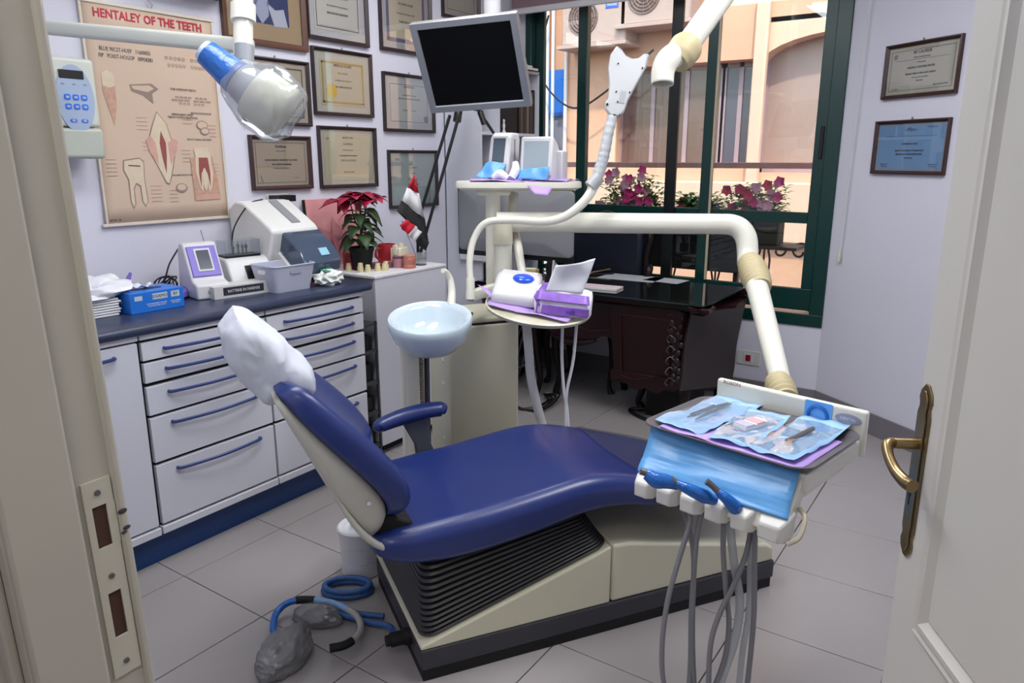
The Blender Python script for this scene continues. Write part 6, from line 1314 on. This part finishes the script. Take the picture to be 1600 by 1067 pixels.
# executive chair behind the desk
EC = thing('executive_chair', 'dark navy leather executive chair with carved wooden frame behind the desk', 'office chair', (-2.33, 4.50, 0))
LE = mat('dark_leather', '#171a28', .4, var=.1, bump=.1, bscale=60)
b = BM(); rr = rrect(.58, .70, .06, 5, -2.33, .72); loft(b, [[(x, 4.60, z) for x, z in rr], [(x, 4.52, z) for x, z in rr], [(-2.33 + (x + 2.33) * .94, 4.495, .72 + (z - .72) * .94) for x, z in rr]]); obj('backrest', b, LE, EC, world=True)
for s_ in (-1, 1):
    b = BM(); tube(b, [(-2.33 + s_ * .31, 4.56, .35), (-2.33 + s_ * .33, 4.54, .6), (-2.33 + s_ * .31, 4.55, .85), (-2.33 + s_ * .33, 4.56, 1.0), (-2.33 + s_ * .28, 4.57, 1.07)], [.02, .026, .02, .026, .02], 10); obj('carved_stile', b, DKWOOD, EC, world=True)
    b = BM(); tube(b, [(-2.33 + s_ * .33, 4.56, .74), (-2.33 + s_ * .36, 4.51, .80), (-2.33 + s_ * .37, 4.47, .81), (-2.33 + s_ * .37, 4.45, .76), (-2.33 + s_ * .35, 4.46, .66), (-2.33 + s_ * .33, 4.50, .48)], [.018, .022, .026, .024, .018, .016], 10, flat=.8); obj('carved_armrest', b, DKWOOD, EC, world=True)
b = BM(); tube(b, [(-2.6, 4.57, 1.08), (-2.45, 4.58, 1.10), (-2.33, 4.58, 1.13), (-2.21, 4.58, 1.10), (-2.06, 4.57, 1.08)], [.02, .022, .03, .022, .02], 10); obj('crest_rail', b, DKWOOD, EC, world=True)
obj('seat', bx(-2.60, -2.04, 4.14, 4.54, .40, .50), LE, EC, world=True, bev=.03, seg=4)
for x, y, sx in ((-2.55, 4.20, -1), (-2.09, 4.22, 1), (-2.55, 4.50, -1), (-2.09, 4.50, 1)):
    b = BM(); tube(b, [(x, y, .42), (x + sx * .02, y - .01, .32), (x + sx * .01, y, .18), (x - sx * .005, y, .06), (x + sx * .015, y - .01, .0)], [.034, .030, .019, .015, .022], 10); obj('leg', b, DKWOOD, EC, world=True)
t = thing('computer_tower', 'black computer tower and bag on the floor under the right end of the desk', 'computer', (-1.62, 4.16, 0)); obj('case', bx(-.10, .12, -.2, .2, 0, .24), MATBLK, t, bev=.006); b = BM(); tube(b, [(-.12, -.15, .02), (-.2, -.2, .01), (-.1, -.28, .01), (.05, -.33, .01)], .012, 8); obj('strap', b, BLACK, t)
b = BM()
for k in range(4): tube(b, [(-2.55 + .02 * k, 3.86, .5), (-2.62 + .05 * k, 3.75, .25), (-2.52 + .04 * math.sin(k * 2), 3.6 + .03 * k, .02), (-2.35 + .03 * k, 3.62, .015), (-2.28, 3.75 + .05 * k, .04), (-2.4, 3.9, .02)], .006, 6)
tag(obj('floor_cables', b, BLACK), 'black cables looping on the floor beside the unit under the desk', 'cable')
b = BM(); bmesh.ops.create_icosphere(b, subdivisions=3, radius=1)
for v in b.verts: v.co = Vector((v.co.x * .10, v.co.y * .12, v.co.z * .21)) * (1 + .25 * noise.noise(v.co * 2.2)); v.co.z = max(v.co.z, -.21); v.co += Vector((-2.64, 3.66, .215))
tag(obj('dark_bag', b, mat('bag_dark', '#14161f', .6)), 'dark bag on the floor between the cream unit and the desk leg', 'bag')

# ================================================================ ON THE FLOOR
bp_ = (-1.865, 1.745, 0)
t = thing('waste_bucket', 'round white plastic bucket with lid on the floor behind the chair back', 'bucket', bp_)
BW_ = mat('bucket_white', '#d3d4d6', .35, var=.02)
b = BM(); lathe(b, [(0, 0), (.068, 0), (.073, .008), (.0735, .062), (.0725, .064), (.0745, .066), (.075, .118), (.074, .12), (.076, .122), (.077, .175), (0, .175)], n=40); obj('body', b, BW_, t, ang=20)
b = BM(); lathe(b, [(.074, .172), (.082, .172), (.083, .186), (.078, .192), (.060, .190), (.055, .184), (0, .186)], n=40); ld = obj('lid', b, BW_, t, ang=25)
b = BM(); tube(b, [(-.02, .0, .188), (.0, -.02, .205), (.02, 0, .2), (.03, .02, .188)], [.02, .018, .02, .014], 10); obj('crumpled_film', b, CLEARP, t)
FP = thing('foot_control', 'dental foot control on the floor, its two pedals in clear bags, blue wrapped bow handle', 'foot control', (-1.70, 1.36, 0))
def lump(c, s, seed, amp=.16, sub_=4):
    b = BM(); bmesh.ops.create_icosphere(b, subdivisions=sub_, radius=1)
    for v in b.verts:
        n0 = v.co.normalized(); v.co = Vector((n0.x * s[0], n0.y * s[1], n0.z * s[2])) * (1 + amp * noise.noise(n0 * 1.6 + Vector((seed, 0, 0))) + amp * .5 * abs(noise.noise(n0 * 4.5 + Vector((0, seed, 0)))) - amp * .25 * abs(noise.noise(n0 * 9)))
        v.co.z = max(v.co.z, -s[2] * .55)
    bmesh.ops.transform(b, matrix=Matrix.Translation(Vector(c) + Vector((0, 0, s[2] * .56))) @ Matrix.Rotation(R(20), 4, 'Z'), verts=b.verts)
    return b
GB_ = glassy('grey_bag', '#b4b4b6', .05, .28, .42)
obj('pedal', lump((-1.675, 1.245, .004), (.050, .075, .030), 2, .05), mat('pedal_grey', '#57565a', .5), FP, world=True)
obj('pedal_bag', lump((-1.69, 1.245, .0), (.072, .110, .055), 3.3, .22, 5), GB_, FP, world=True, ang=180)
obj('second_pedal', lump((-1.755, 1.445, .004), (.060, .036, .024), 5, .08), mat('pedal_dark', '#34363f', .45), FP, world=True)
obj('second_pedal_bag', lump((-1.765, 1.440, .0), (.085, .050, .036), 8, .22, 5), glassy('clear_bag_floor', '#c6c6c8', .06, .25, .26), FP, world=True, ang=180)
hz = .03
hp_ = [(-1.7693, 1.2782, 0.03), (-1.8148, 1.3024, 0.035), (-1.8621, 1.3534, 0.04), (-1.8722, 1.3988, 0.045), (-1.8533, 1.4294, 0.05), (-1.8168, 1.4587, 0.05), (-1.7695, 1.4865, 0.045), (-1.7144, 1.5065, 0.035), (-1.6440, 1.5023, 0.03), (-1.5866, 1.4662, 0.03), (-1.5617, 1.4193, 0.03), (-1.5635, 1.3720, 0.03), (-1.5896, 1.3355, 0.03)]
hs = smooth_path(hp_, 8); n_ = len(hs)
for a, c, m_ in ((0, .36, BLUEWRAP), (.33, .45, MATBLK), (.44, .62, mat('pale_blue_wrap', '#7aa6d6', .35, bump=.4)), (.6, .88, mat('wrap_clear', '#a9a7a3', .3, bump=.4)), (.86, 1.0, MATBLK)):
    b = BM(); tube(b, hs[int(a * n_):max(int(c * n_), int(a * n_) + 2)], .0115 if m_ is not MATBLK else .0135, 10, k=1); obj('bow_handle', b, m_, FP, world=True)
WB = mat('hose_blue_wrap', '#2f5a94', .4, var=.3, scale=60, bump=.4, bscale=60)
b = BM()
for k, (rx, ry, z) in enumerate(((.085, .05, .012), (.080, .048, .029))): tube(b, [(-1.805 + rx * math.cos(a * PI / 9) * math.cos(.6) - ry * math.sin(a * PI / 9) * math.sin(.6), 1.615 + rx * math.cos(a * PI / 9) * math.sin(.6) + ry * math.sin(a * PI / 9) * math.cos(.6), z) for a in range(19)], .0105, 10, k=2)
tube(b, [(-1.8065, 1.4893, 0.02), (-1.7128, 1.5039, 0.02), (-1.6374, 1.5333, 0.02), (-1.5768, 1.5615, 0.02)], .010, 10); tube(b, [(-1.7714, 1.4862, 0.02), (-1.6852, 1.4922, 0.02), (-1.5981, 1.5088, 0.02), (-1.5194, 1.5200, 0.03), (-1.4591, 1.4811, 0.06)], .010, 10)
obj('wrapped_hose', b, WB, FP, world=True)
